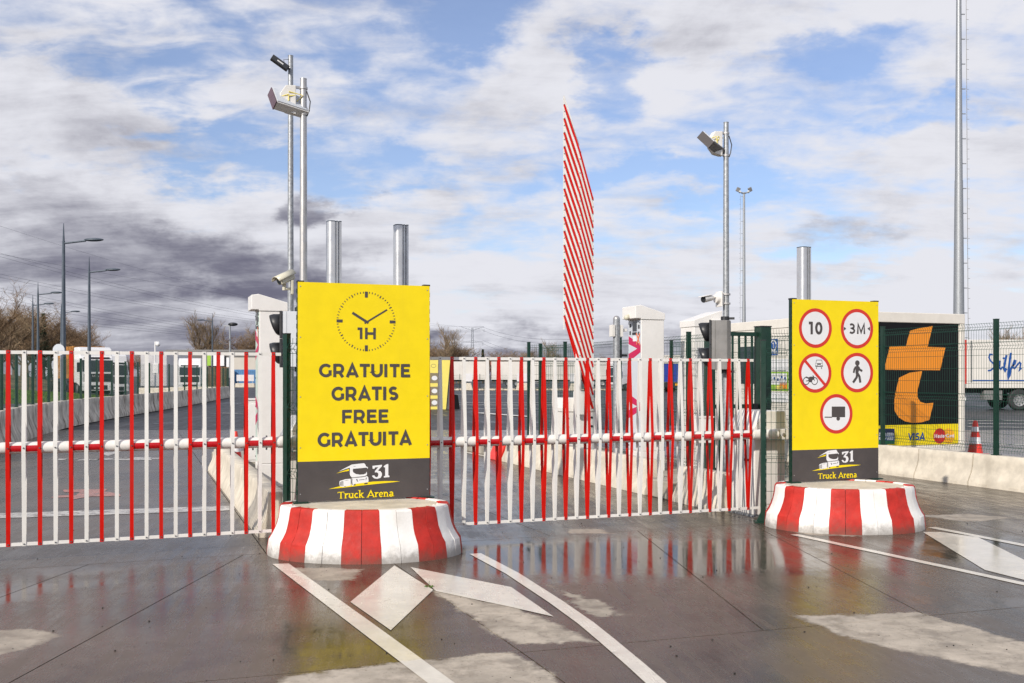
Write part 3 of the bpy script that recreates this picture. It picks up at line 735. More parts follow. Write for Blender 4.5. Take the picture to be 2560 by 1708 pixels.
def lettering(name, text, x0, x1, z0, cap, w, mat, parent, y, serif=False, slant=0.0, base_slope=0.0):
    """a printed word as one flat part; fitted between x0 and x1 with its baseline at z0"""
    sb = 0.02 if serif or slant else SB
    tot = sum(GL[c][0] + sb for c in text); sx = (x1 - x0) / tot; b = MB(); x = 0.0; k = 0
    for c in text:
        adv, strokes = GL[c]; x += sb / 2
        for st in strokes:
            pts = [(x0 + (x + p[0] + slant * p[1]) * sx, z0 + p[1] * cap) for p in st]
            ww = w
            if serif and len(st) == 2 and abs(st[0][1] - st[1][1]) < 0.05: ww = w * 0.55
            b.ribbon(pts, ww * cap, y - 0.00015 * k); k += 1
        if serif:
            for ft in FEET.get(c, []):
                X = x0 + (x + ft[0]) * sx; Z = z0 + ft[1] * cap
                if len(ft) == 3: b.ribbon([(X, Z - 0.1 * cap), (X, Z + 0.1 * cap)], 0.07 * cap, y - 0.00015 * k)
                else: b.ribbon([(X - 0.15 * sx, Z + 0.035 * cap), (X + 0.15 * sx, Z + 0.035 * cap)], 0.07 * cap, y - 0.00015 * k)
                k += 1
        x += adv + sb / 2
    return b.build(name, mat, parent)


def disc_pts(cx, cz, r, n=40, rz=None): return [(cx + r * math.cos(2 * math.pi * i / n), cz + (rz or r) * math.sin(2 * math.pi * i / n)) for i in range(n)]


def ring(b, cx, cz, r0, r1, y, n=48):
    o_ = [(cx + r1 * math.cos(2 * math.pi * i / n), y, cz + r1 * math.sin(2 * math.pi * i / n)) for i in range(n)]
    i_ = [(cx + r0 * math.cos(2 * math.pi * i / n), y, cz + r0 * math.sin(2 * math.pi * i / n)) for i in range(n)]
    b.add(o_ + i_, [(i, (i + 1) % n, (i + 1) % n + n, i + n) for i in range(n)])


# ------------------------------------------------------------------ the two signs on round striped bases
BASE_Z = 0.466


def striped_base(label, cx, cy, R, sy, phase):
    root = thing('striped_base', label, 'sign base', (cx, cy, 0))
    RZ = 0.472
    prof = [(0.94, 0.0), (0.936, 0.05), (0.922, 0.150), (0.893, 0.195), (0.866, 0.245), (0.845, 0.30), (0.830, 0.36), (0.821, 0.42), (0.816, RZ - 0.02), (0.803, RZ), (0.735, RZ + 0.004), (0.715, RZ - 0.03)]
    k = R / 0.94; n = 16; rnd = random.Random(int(R * 1000))
    P = lambda r, a, z: (r * k * math.cos(a), sy * r * k * math.sin(a), z)
    for i in range(n):
        b = MB(); m = len(prof)
        for h in (0, 1):
            a0 = phase + 2 * math.pi * (i + h * 0.5) / n + (0.003 if h else 0.0008); a1 = phase + 2 * math.pi * (i + 0.5 + h * 0.5) / n - (0.0008 if h else 0.003)
            pr = [(r + rnd.uniform(-0.003, 0.003), z) for r, z in prof]
            vs = []
            for a in (a0, (a0 + a1) / 2, a1): vs += [P(r, a, z) for r, z in pr]
            b.add(vs, [(s * m + j, (s + 1) * m + j, (s + 1) * m + j + 1, s * m + j + 1) for s in (0, 1) for j in range(m - 1)])
            for a in (a0, a1):                            # groove walls
                b.add([P(r, a, z) for r, z in pr] + [P(r - 0.03, a, z) for r, z in pr], [(j, j + 1, j + 1 + m, j + m) for j in range(m - 1)])
        b.build('segment', M['conc_red'] if i % 2 else M['conc_white'], root, smooth=24)
    core = MB()
    core.lathe([(0.915 * k, 0.0), (0.90 * k, 0.14), (0.83 * k, 0.26), (0.80 * k, 0.40), (0.795 * k, 0.44), (0.0, 0.44)], 32)
    core.v = [(x, y * sy, z) for x, y, z in core.v]; core.build('core', M['island'], root, smooth=40)
    top = MB().lathe([(0.73 * k, BASE_Z - 0.05), (0.73 * k, BASE_Z - 0.004), (0.0, BASE_Z + 0.0)], 40)
    top.v = [(x, y * sy, z) for x, y, z in top.v]; top.build('top_slab', M['conc'], root, smooth=30)
    return root


SV1, SV2 = 9.755, 9.61
B1 = (-1.42, 9.63); B2 = (3.765, 11.29)
striped_base('round red and white striped concrete base under the clock sign', B1[0], B1[1], 0.94, 0.70, rad(15.0))
striped_base('round red and white striped concrete base under the sign with five round plates', B2[0], B2[1], 0.89, 0.75, rad(-1.8))


def sign_frame(name, label, xl, xr, yt, yb, v):
    """xl,xr: picture columns of the panel edges; yt, yb rows at the left edge"""
    ul, zt = onV(xl, yt, v); _, zb = onV(xl, yb, v); ur, _ = onV(xr, yt, v)
    uc = (ul + ur) / 2
    root = siteT(name, label, 'sign', uc, v, 0.0)
    w = ur - ul
    for s, nm in ((-1, 'post'), (1, 'post')):
        b = MB().box(-0.03, 0.03, -0.0, 0.062, BASE_Z - 0.01, zt - 0.004).box(-0.07, 0.07, -0.04, 0.10, BASE_Z - 0.002, BASE_Z + 0.012)
        z = BASE_Z + 0.08
        while z < zt - 0.08:
            b.box(-0.036 if s < 0 else 0.03, -0.03 if s < 0 else 0.036, 0.012, 0.05, z, z + 0.045); z += 0.085
        p = b.build(nm, M['green'], root, loc=(s * (w / 2 - 0.028), 0.0045, 0))
        MB().box(-0.034, 0.034, -0.003, 0.066, zt - 0.004, zt + 0.014).build('cap', M['black'], p)
    return root, uc, w, zb, zt


# --- clock sign
S1, uc1, w1, zb1, zt1 = sign_frame('clock_sign', 'yellow sign with clock reading free parking time in four languages', 744.5, 1074, 704.6, 1257, SV1)
def m1(zx, zy):                                            # close-up picture coords of the clock sign -> panel coords
    u, z = onV(600 + zx * 0.54201, 600 + zy * 0.5421, SV1); return (u - uc1, z)
zg1 = onV(744, 1155, SV1)[1]
MB().box(-w1 / 2, w1 / 2, -0.0, 0.004, zg1, zt1).build('yellow_panel', M['yellow'], S1)
MB().box(-w1 / 2, w1 / 2, -0.0, 0.004, BASE_Z + 0.012, zg1 - 0.0005).build('charcoal_panel', M['charcoal'], S1)
def word1(t, xa, xb, ya, yb, w=0.225):
    ua, za = m1(xa, yb); ub, zb_ = m1(xb, yb); _, zt_ = m1((xa + xb) / 2, ya); _, zz = m1((xa + xb) / 2, yb)
    lettering('lettering', t, ua, ub, zz, zt_ - zz, w, M['charcoal'], S1, -0.002)
word1('GRATUITE', 362, 790, 572, 633); word1('GRATIS', 420, 733, 677, 740); word1('FREE', 468, 690, 783, 844); word1('GRATUITA', 356, 793, 886, 950)
word1('1H', 538, 632, 405, 458)
c1 = m1(582.5, 376); r1 = (m1(582, 238)[1] - m1(582, 513)[1]) / 2
b = MB()
for i in range(60):
    a = 2 * math.pi * i / 60; ca, sa = math.cos(a), math.sin(a)
    if i % 15 == 0: continue
    l, w = (0.075, 0.022) if i % 5 == 0 else (0.05, 0.016)
    b.ribbon([(c1[0] + ca * r1, c1[1] + sa * r1), (c1[0] + ca * r1 * (1 - l * 1.2), c1[1] + sa * r1 * (1 - l * 1.2))], w * r1 * 1.6, -0.002)
b.build('minute_ticks', M['charcoal'], S1, kind='stuff')
for i in range(4):
    a = math.pi / 2 * i; ca, sa = math.cos(a), math.sin(a)
    MB().ribbon([(c1[0] + ca * r1, c1[1] + sa * r1), (c1[0] + ca * r1 * 0.80, c1[1] + sa * r1 * 0.80)], 0.1 * r1, -0.002).build('quarter_mark', M['charcoal'], S1)
MB().ribbon([m1(592, 383), m1(518, 336)], 0.026, -0.002).build('hour_hand', M['charcoal'], S1)
MB().ribbon([m1(574, 385), m1(678, 322)], 0.016, -0.0023).build('minute_hand', M['charcoal'], S1)

# --- truck emblem, drawn once in emblem units and used on both signs
EMB = {
    'yellow': [[(380, 702), (520, 678), (640, 655), (900, 628), (1200, 612), (1400, 608), (1650, 615), (1850, 630), (2000, 645), (1850, 655), (1500, 664), (1100, 678), (700, 695)],
               [(555, 368), (640, 340), (750, 312), (840, 288), (838, 330), (700, 345)]],
    'white': [[(605, 330), (700, 285), (800, 240), (900, 195), (1050, 187), (1175, 182), (1200, 205), (1220, 255), (1262, 280), (1262, 303), (1245, 308), (1235, 285), (925, 292), (922, 340), (935, 370), (990, 410), (1080, 432), (1160, 432), (1215, 415), (1235, 372), (1243, 420), (1235, 455), (1180, 472), (900, 482), (865, 440), (856, 400), (856, 262), (760, 285)],
              [(888, 512), (920, 495), (1150, 492), (1245, 476), (1270, 505), (1278, 590), (1265, 612), (960, 630), (935, 645), (938, 668), (905, 664), (880, 620), (880, 540)],
              [(620, 570), (632, 540), (760, 510), (874, 508), (872, 660), (705, 678), (640, 662), (625, 630)]],
    'dark': [[(632, 570), (648, 560), (652, 650), (636, 640)], [(662, 555), (676, 550), (680, 655), (666, 650)], [(690, 548), (706, 545), (710, 652), (694, 655)], [(995, 525), (1020, 525), (1040, 585), (1018, 580)],
             [(1060, 545), (1185, 540), (1185, 552), (1060, 556)], [(1215, 510), (1238, 505), (1228, 540), (1212, 570)], [(722, 545), (780, 533), (840, 540), (780, 541)], [(890, 520), (912, 515), (908, 580), (918, 655), (895, 640), (885, 580)],
             [(735, 662), (760, 660), (758, 676), (735, 676)], [(940, 640), (985, 635), (980, 662), (945, 662)], [(1175, 630), (1258, 622), (1255, 650), (1180, 655)], [(920, 238), (980, 232), (975, 242)]],
}
THREE = [(1365, 255), (1582, 243), (1582, 275), (1490, 370), (1550, 385), (1582, 435), (1582, 480), (1550, 535), (1480, 552), (1410, 540), (1370, 505), (1355, 475), (1405, 468), (1425, 500), (1455, 518), (1490, 500), (1502, 455), (1490, 420), (1460, 405), (1420, 405), (1420, 375), (1500, 290), (1425, 293), (1410, 325), (1370, 320)]
ONE = [(1625, 275), (1690, 238), (1728, 235), (1728, 490), (1755, 505), (1752, 533), (1625, 535), (1625, 508), (1655, 495), (1655, 310), (1620, 300)]


def emblem(root, f):
    b = MB()
    for i, p in enumerate(EMB['yellow']): b.flat([f(*q) for q in p], -0.0020)
    b.build('road_swoosh', M['yellow'], root)
    b = MB()
    for i, p in enumerate(EMB['white']): b.flat([f(*q) for q in p], -0.0026 - 0.0001 * i)
    b.build('truck_emblem', M['print_white'], root)
    b = MB()
    for i, p in enumerate(EMB['dark']): b.flat([f(*q) for q in p], -0.0034)
    b.build('truck_emblem_shading', M['charcoal'], root)
    MB().flat([f(*q) for q in THREE], -0.002).flat([f(*q) for q in ONE], -0.002).build('numeral', M['print_white'], root)
    x0, z0 = f(585, 962); x1, _ = f(1850, 935); _, zt = f(1200, 790); _, zz = f(1200, 950)
    lettering('lettering', 'Truck Arena', x0, x1, zz, (zt - zz) * 0.98, 0.17, M['yellow'], root, -0.002, serif=True)


def e1(zx, zy): u, z = onV(780 + zx * 0.11064, 1140 + zy * 0.11064, SV1); return (u - uc1, z)
e_c = e1(1190, 640); e_k = (e1(2000, 640)[0] - e1(380, 640)[0]) / 1620
def emb_map(cx, cz, k): return lambda x, y: (cx + (x - 1190) * k, cz - (y - 640 + (x - 1190) * -0.034) * k)
emblem(S1, emb_map(e_c[0], e_c[1] + 0.006, e_k))

# --- sign with five round plates
S2, uc2, w2, zb2, zt2 = sign_frame('restriction_sign', 'narrower yellow sign with five round red rimmed plates', 1981, 2196, 748, 1210.5, SV2)
def m2(zx, zy): u, z = onV(1800 + zx * 0.44653, 700 + zy * 0.44643, SV2); return (u - uc2, z)
def p2(zx, zy): u, z = onV(1980 + zx * 0.14033, 740 + zy * 0.14033, SV2); return (u - uc2, z)
zg2 = onV(1981, 1126, SV2)[1]
MB().box(-w2 / 2, w2 / 2, 0.0, 0.004, zg2, zt2).build('yellow_panel', M['yellow'], S2)
MB().box(-w2 / 2, w2 / 2, 0.0, 0.004, BASE_Z + 0.012, zg2 - 0.0005).build('charcoal_panel', M['charcoal'], S2)
plates = []
for (zx, zy) in ((534, 270), (767, 273), (532, 521), (767, 519), (651, 750)):
    c = m2(zx, zy); rr = (m2(zx, zy - 111)[1] - m2(zx, zy + 111)[1]) / 2; plates.append((c, rr))
    b = MB(); ring(b, c[0], c[1], rr * 0.83, rr, -0.0016); pr = b.build('red_rim', M['print_red'], S2)
    MB().flat(disc_pts(c[0], c[1], rr * 0.83), -0.0013).build('plate_face', M['print_white'], S2)
def word2(t, xa, xb, ya, yb, w):
    ua, _ = p2(xa, yb); ub, _ = p2(xb, yb); _, za = p2((xa + xb) / 2, yb); _, zt_ = p2((xa + xb) / 2, ya)
    lettering('lettering', t, ua, ub, za, zt_ - za, w, M['charcoal'], S2, -0.0022)
word2('10', 285, 560, 462, 686, 0.22); word2('3M', 1000, 1330, 492, 678, 0.20)
MB().flat([p2(922, 548), p2(966, 583), p2(922, 620)], -0.0022).flat([p2(1388, 548), p2(1340, 585), p2(1388, 625)], -0.0022).build('width_arrows', M['charcoal'], S2)
c, rr = plates[2]
MB().ribbon([(c[0] - 0.64 * rr, c[1] + 0.64 * rr), (c[0] + 0.64 * rr, c[1] - 0.64 * rr)], 0.15 * rr, -0.0028).build('diagonal_bar', M['print_red'], S2)
b = MB()
b.flat([p2(*q) for q in [(420, 1200), (540, 1200), (547, 1215), (547, 1262), (414, 1262), (414, 1215)]], -0.0021)
b.ribbon([p2(424, 1200), p2(434, 1143), p2(530, 1143), p2(536, 1200)], 0.006, -0.0020)
b.flat([p2(*q) for q in [(428, 1272), (442, 1272), (442, 1298), (428, 1298)]], -0.0021); b.flat([p2(*q) for q in [(516, 1272), (532, 1272), (532, 1298), (516, 1298)]], -0.0021)
b.build('car_symbol', M['charcoal'], S2)
b = MB()
for q in (433, 527): b.flat(disc_pts(*p2(q, 1223), 0.013, 12), -0.0025)
b.flat([p2(*q) for q in [(455, 1228), (505, 1228), (510, 1246), (450, 1246)]], -0.0025)
b.build('car_symbol_lamps', M['print_white'], S2)
b = MB()
for q in (250, 400):
    cc = p2(q, 1517); ring(b, cc[0], cc[1], 0.036, 0.046, -0.0021, 24)
b.flat([p2(*q) for q in [(235, 1435), (262, 1438), (290, 1450), (330, 1437), (365, 1440), (380, 1418), (400, 1455), (390, 1490), (360, 1500), (350, 1538), (300, 1538), (290, 1500), (300, 1470), (260, 1452)]], -0.0023)
b.ribbon([p2(368, 1415), p2(400, 1517)], 0.008, -0.0024); b.ribbon([p2(250, 1517), p2(310, 1505)], 0.010, -0.0025)
b.build('motorcycle_symbol', M['charcoal'], S2)
b = MB()
hc = p2(1162, 1196); b.flat(disc_pts(hc[0], hc[1], 0.033, 20), -0.0021)
b.flat([p2(*q) for q in [(1145, 1235), (1180, 1235), (1196, 1275), (1195, 1310), (1180, 1370), (1180, 1400), (1140, 1400), (1128, 1370), (1130, 1310), (1125, 1280)]], -0.0022)
b.ribbon([p2(1135, 1262), p2(1108, 1310), p2(1097, 1372)], 0.026, -0.0024); b.ribbon([p2(1185, 1270), p2(1205, 1315), p2(1250, 1338)], 0.026, -0.0025)
b.ribbon([p2(1158, 1385), p2(1150, 1450), p2(1085, 1545)], 0.031, -0.0026); b.ribbon([p2(1168, 1380), p2(1200, 1440), p2(1215, 1545)], 0.031, -0.0027)
b.build('pedestrian_symbol', M['charcoal'], S2)
b = MB(); b.flat([m2(*q) for q in [(625, 709), (700, 709), (700, 769), (625, 769)]], -0.0021); b.flat(disc_pts(*m2(661, 776), 0.026, 20), -0.0023); b.ribbon([m2(585, 768.5), m2(626, 769)], 0.012, -0.0024)
b.build('trailer_symbol', M['charcoal'], S2)
s_c = m2(652, 1062); s_k = (m2(795, 1060)[0] - m2(510, 1060)[0]) / 1620
emblem(S2, emb_map(s_c[0], s_c[1] + 0.034, s_k * 0.97))
for root, uc, w, zb_, zt_ in ((S1, uc1, w1, BASE_Z, zt1), (S2, uc2, w2, BASE_Z, zt2)):
    b = MB()
    for s in (-1, 1):
        for t in (0.02, 0.25, 0.52, 0.75, 0.96): z = zt_ - 0.0 - t * (zt_ - zb_); b.cyl((s * (w / 2 - 0.024), -0.003, z), (s * (w / 2 - 0.024), 0.0, z), 0.006, n=8)
    b.build('screws', M['steel'], root, kind='stuff')

# short mesh returns beside the signs
def mesh_return(label, u0, v0, u1, v1, h):
    p0, p1 = W(u0, v0), W(u1, v1); d = p1 - p0; L = Vector((d.x, d.y)).length
    root = thing('fence_return', label, 'fence', (p0.x, p0.y, 0), math.atan2(d.y, d.x))
    b = MB().box(-0.028, 0.028, -0.026, 0.026, 0.012, h).box(-0.10, 0.10, -0.075, 0.075, 0.0, 0.014)
    for s in (-1, 1): b.prism([(s * 0.028, 0.014), (s * 0.075, 0.014), (s * 0.028, 0.12)], 'y', -0.004, 0.004)
    z = 0.1
    while z < h - 0.08: b.box(0.028, 0.035, -0.014, 0.014, z, z + 0.045); z += 0.085
    p = b.build('post', M['green'], root)
    MB().box(-0.030, 0.030, -0.028, 0.028, h, h + 0.01).build('cap', M['black'], p)
    link('mesh_panel', wire_panel_mesh(max(0.08, L - 0.075), h - 0.1, 0.05, (0.05, 0.34, 0.66, 0.95), 0.0027), root, (0.036, 0, 0.06))
    return root


ul1, ul2 = uc1 - w1 / 2, uc2 - w2 / 2
mesh_return('slim green post with narrow mesh strip left of the clock sign', 1.372, 9.945, ul1 + 0.02, SV1 + 0.05, 2.11)
mesh_return('green post with mesh strip between middle gate and the five plates sign', 6.80, 9.80, ul2 + 0.0, SV2 + 0.06, 2.11)

# ------------------------------------------------------------------ boom gates with hanging bars
SP = 0.1309


def slat_meshes(zt, zb, z0):
    """front and rear strips bent round the boom, red and white"""
    res = {}
    for cn in ('red', 'white'):
        for s in (-1, 1):
            pts = [(0.005, zt + 0.018), (0.008, zt - 0.03), (0.0585, zb + 0.035), (0.0585, zb - 0.035), (0.008, z0 + 0.03), (0.005, z0 - 0.018)]
            b = MB(); t = 0.003; hw = 0.017
            vs = []
            for y, z in pts: vs += [(-hw, s * y, z), (hw, s * y, z), (hw, s * (y + t), z), (-hw, s * (y + t), z)]
            n = len(pts); fs = [(0, 1, 2, 3), tuple((n - 1) * 4 + k for k in (3, 2, 1, 0))]
            for i in range(n - 1):
                for k in range(4): fs.append((i * 4 + k, i * 4 + (k + 1) % 4, (i + 1) * 4 + (k + 1) % 4, (i + 1) * 4 + k))
            res[cn, s] = b.add(vs, fs).mesh('bar', M[cn])
    return res


def boom_gate(label, u_last, v, nbars, zt, zb, z0, tip_extra, boom_end, pivot_w):
    """closed gate; bars counted from the pivot end (right), first one red"""
    root = siteT('boom_gate', label, 'gate', u_last, v)
    ms = slat_meshes(zt, zb, z0); x_tip = -(nbars - 1) * SP - tip_extra
    boom = MB().cyl((x_tip, 0, zb), (boom_end, 0, zb), 0.054, n=28).build('boom', M['boom_white'], root, smooth=40)
    MB().cyl((0.05, 0, zb), (boom_end - 0.03, 0, zb), 0.060, n=28).build('boom_sleeve', M['boom_white'], root, smooth=40)
    for nm, z in (('top_rail', zt), ('bottom_rail', z0)):
        MB().box(x_tip, 0.075 if nm == 'top_rail' else 0.16, -0.004, 0.004, z - 0.0155, z + 0.0155).build(nm, M['white'], root)
    bolts = MB()
    for i in range(nbars):
        x = -i * SP; cn = 'red' if i % 2 == 0 else 'white'
        for s in (-1, 1): link('bar', ms[cn, s], root, (x, 0, 0))
        for y, z in ((-0.0085, zt), (-0.0620, zb), (-0.0085, z0)):
            bolts.cyl((x, y - 0.007, z), (x, y, z), 0.0062, 0.0075, n=8)
        if i % 4 == 0 and i < nbars - 2:                 # red film between two red bars
            b = MB(); n = 8; x0, x1 = x - 2 * SP + 0.012, x - 0.012; vs = []
            for k in range(n + 1):
                a = rad(-36 + 62 * k / n); vs += [(x0, -0.0548 * math.cos(a), zb + 0.0548 * math.sin(a)), (x1, -0.0548 * math.cos(a), zb + 0.0548 * math.sin(a))]
            b.add(vs, [(2 * k, 2 * k + 1, 2 * k + 3, 2 * k + 2) for k in range(n)]).build('reflective_band', M['band_red'], root, smooth=60)
    for x in (-SP * 0.5, -SP * 1.5): bolts.cyl((x, 0, zb - 0.075), (x, 0, zb - 0.05), 0.009, n=6); bolts.cyl((x, 0, zb + 0.05), (x, 0, zb + 0.066), 0.009, n=6)
    bolts.build('bolts', M['bolt'], root, kind='stuff')
    return root


GV = 10.06
boom_gate('long closed gate of red and white bars at the left', 1.256, GV, 27, 1.915, 1.045, 0.168, 0.06, 0.42, 0.3)
boom_gate('closed gate of red and white bars between the two yellow signs', 6.769, GV, 33, 1.884, 1.003, 0.132, 0.05, 0.40, 0.3)


def barrier_cabinet(label, u, v, top, group):
    root = siteT('barrier_cabinet', label, 'barrier cabinet', u, v, 0.0, group)
    w, d = 0.44, 0.50
    MB().box(0, w, 0, d, 0.02, top - 0.27).build('body', M['cab'], root, bevel=0.012)
    MB().prism([(-0.025, top - 0.27), (w + 0.025, top - 0.27), (w + 0.025, top - 0.20), (w - 0.02, top), (0.10, top), (-0.025, top - 0.20)], 'y', -0.025, d + 0.025).build('hood', M['cab'], root, bevel=0.010)
    MB().box(-0.03, w + 0.03, -0.03, d + 0.03, 0.0, 0.02).build('foot_plate', M['galv'], root)
    br = MB().box(0.02, 0.40, -0.135, -0.028, top - 0.345, top - 0.215).build('boom_bracket', M['cab'], root, bevel=0.012)
    b = MB()
    for x in (0.20, 0.31): b.cyl((x, -0.155, top - 0.28), (x, -0.135, top - 0.28), 0.019, n=10)
    b.build('bracket_bolt', M['steel'], br)
    MB().box(-0.004, 0.0, 0.10, 0.22, 0.66, 0.69).build('slot', M['black'], root)
    return root


barrier_cabinet('white barrier cabinet hidden behind the clock sign at the left gate', 1.43, 10.205, 1.285, 'barrier cabinets of the closed gates')
barrier_cabinet('white barrier cabinet striped by shadows at the right end of the middle gate', 6.96, 10.205, 1.275, 'barrier cabinets of the closed gates')

# raised gate further back: parallelogram of bars folded against its upright boom
def raised_gate():
    u, v = 7.46, 16.43
    root = siteT('raised_gate', 'tall raised gate of slanting red and white bars against the sky', 'gate', u, v)
    zl_top, zr_top = 6.58, 4.90; hw = 0.285; sp = 0.1265; n = 31
    MB().cyl((0, 0, 1.30), (0, 0, (zl_top + zr_top) / 2 + 0.02), 0.052, n=20).build('boom', M['boom_white'], root, smooth=40)
    MB().box(-hw - 0.016, -hw + 0.016, -0.004, 0.004, zl_top - (n - 1) * sp - 0.25, zl_top + 0.13).build('rail', M['white'], root)
    MB().box(hw - 0.016, hw + 0.016, -0.004, 0.004, zr_top - (n - 1) * sp - 0.02, zr_top + 0.06).build('rail', M['white'], root)
    ms = {}
    for cn in ('red', 'white'):
        for s in (-1, 1):
            pts = [(-hw, 0.005, 0.0), (0.0, 0.0575, (zr_top - zl_top) / 2), (hw, 0.005, zr_top - zl_top)]; b = MB()
            dv = Vector((2 * hw, 0, zr_top - zl_top)).normalized(); nv = Vector((-dv.z, 0, dv.x)) * 0.0185; vs = []
            for x, y, z in pts:
                for t in (0.0, 0.003):
                    for k in (-1, 1): vs.append((x + nv.x * k, s * (y + t), z + nv.z * k))
            fs = [(0, 1, 3, 2), (8, 10, 11, 9)]
            for i in (0, 4): fs += [(i, i + 1, i + 5, i + 4), (i + 2, i + 6, i + 7, i + 3), (i, i + 4, i + 6, i + 2), (i + 1, i + 3, i + 7, i + 5)]
            ms[cn, s] = b.add(vs, fs).mesh('bar', M[cn])
    MB().obox((-hw / 2, 0, zl_top + 0.12 + (zr_top - zl_top) / 4 + 0.02), 0.03, 0.006, 0.92, Matrix.Rotation(math.atan2(hw * 2, zl_top - zr_top), 3, 'Y').inverted()).build('end_strip', M['white'], root)
    bolts = MB()
    for i in range(n):
        cn = 'red' if i % 2 == 0 else 'white'
        for s in (-1, 1): link('bar', ms[cn, s], root, (0, 0, zl_top - i * sp))
        for x, y, dz_ in ((-hw, -0.008, 0), (0, -0.061, (zr_top - zl_top) / 2), (hw, -0.008, zr_top - zl_top)):
            z = zl_top - i * sp + dz_; bolts.cyl((x, y - 0.007, z), (x, y, z), 0.008, n=6)
    bolts.build('bolts', M['bolt'], root, kind='stuff')
    cab = siteT('barrier_cabinet', 'white barrier cabinet at the foot of the raised gate', 'barrier cabinet', u - 0.10, v + 0.08, 0.0)
    MB().box(-0.15, 0.5, 0, 0.5, 0.15, 1.05).build('body', M['cab'], cab, bevel=0.012)
    MB().prism([(-0.17, 1.05), (0.52, 1.05), (0.52, 1.12), (0.45, 1.30), (-0.1, 1.30), (-0.17, 1.12)], 'y', -0.02, 0.52).build('hood', M['cab'], cab, bevel=0.01)
    MB().box(0.02, 0.2, -0.14, -0.021, 1.0, 1.42).build('boom_bracket', M['cab'], cab, bevel=0.01)
    b = MB()
    for x in (-0.08, 0.40):
        for z in (0.62, 0.78, 0.94): b.cyl((x, -0.012, z), (x, 0.0, z), 0.022, n=10)
    b.build('knob', M['black'], cab)


raised_gate()

# ------------------------------------------------------------------ ticket kiosks
def kiosk(label, u, v, z0, w, d, h, face, panel, chev, detail=True, lamp=True):
    """face = -1: machine front on the -u side, +1 on the +u side.  Local x across, y along the lane, z up from z0"""
    root = siteT('ticket_kiosk', label, 'kiosk', u, v, z0)
    MB().box(0, w, 0, d, 0.0, 0.32).build('plinth', M['kiosk'], root, bevel=0.008)
    MB().box(0.008, w - 0.008, 0.008, d - 0.008, 0.323, h - 0.12).build('body', M['kiosk'], root, bevel=0.010)
    if face < 0: pr = [(-0.10, h - 0.10), (-0.10, h + 0.10), (-0.005, h + 0.115), (w + 0.004, h - 0.01), (w + 0.004, h - 0.118), (0.0, h - 0.118), (0.0, h - 0.10)]
    else: pr = [(-0.004, h - 0.118), (-0.004, h - 0.01), (w + 0.005, h + 0.13), (w + 0.12, h + 0.16), (w + 0.12, h + 0.02), (w, h - 0.04), (w, h - 0.118)]
    MB().prism(pr, 'y', -0.006, d + 0.006).build('roof', M['kiosk'], root, bevel=0.008)
    if face > 0:
        MB().cyl((w - 0.12, -0.07, h - 0.03), (w + 0.10, -0.07, h - 0.03), 0.05, n=14).build('camera_tube', M['cab'], root, smooth=40)
        return root
    MB().box(0.002, 0.0075, 0.02, d - 0.02, 0.34, h - 0.13).build('front_panel', panel, root)
    if not detail: return root
    def fp(name, pts, mat, off=0.0, par=root):            # printed or fixed piece on the machine front; pts = (y from near edge, z)
        b = MB().prism(pts, 'x', 0.002 - 0.0015 - off, 0.002 - off * 0.0); return b.build(name, mat, par)
    R = lambda y0, y1, z0_, z1: [(y0, z0_), (y1, z0_), (y1, z1), (y0, z1)]
    fp('screen', R(0.15, 0.29, h - 0.30, h - 0.14), M['screen'], 0.004)
    fp('slot', R(0.15, 0.30, h - 0.355, h - 0.315), M['black'], 0.004)
    fp('button', R(0.35, 0.40, h - 0.23, h - 0.17), M['black'], 0.003); fp('button', R(0.05, 0.10, h - 0.26, h - 0.20), M['bolt'], 0.006)
    fp('button', R(0.35, 0.40, h - 0.35, h - 0.29), M['bolt'], 0.003); fp('button', R(0.06, 0.11, h - 0.36, h - 0.31), M['bolt'], 0.003)
    fp('notice', R(0.17, 0.28, h - 0.46, h - 0.38), M['print_white'], 0.002)
    for k, (zc, a) in enumerate(((h - 0.58, 0.21), (1.04, 0.20))):
        t = 0.13
        fp('chevron', [(d - 0.03, zc + a), (0.02, zc + 0.06), (0.02, zc - 0.06), (d - 0.03, zc - a), (d - 0.03, zc - a + t), (0.13, zc), (d - 0.03, zc + a - t)], chev, 0.001)
    for k, (ya, za, yb, zb_) in enumerate(((0.03, h - 0.53, 0.16, h - 0.33), (0.15, h - 0.52, 0.04, h - 0.34))):
        b = MB(); b.ribbon([(ya, za), (yb, zb_)], 0.028, 0); b.v = [(-0.004 - 0.002 * k, x, z) for x, y, z in b.v]; b.build('tape_strip', M['tape'], root)
    b = MB()
    for yy in (0.04, d - 0.04):
        for z in (0.4, 1.1, 1.5, h - 0.17): b.cyl((-0.004, yy, z), (0.002, yy, z), 0.011, n=8)
    b.build('screws', M['black'], root, kind='stuff')
    if lamp: MB().sphere((-0.14, d * 0.5, h - 0.08), 0.045, 10, 6).cyl((-0.14, d * 0.5, h - 0.06), (-0.06, d * 0.5, h - 0.02), 0.02, n=8).build('front_lamp', M['cream'], root, smooth=50)
    return root


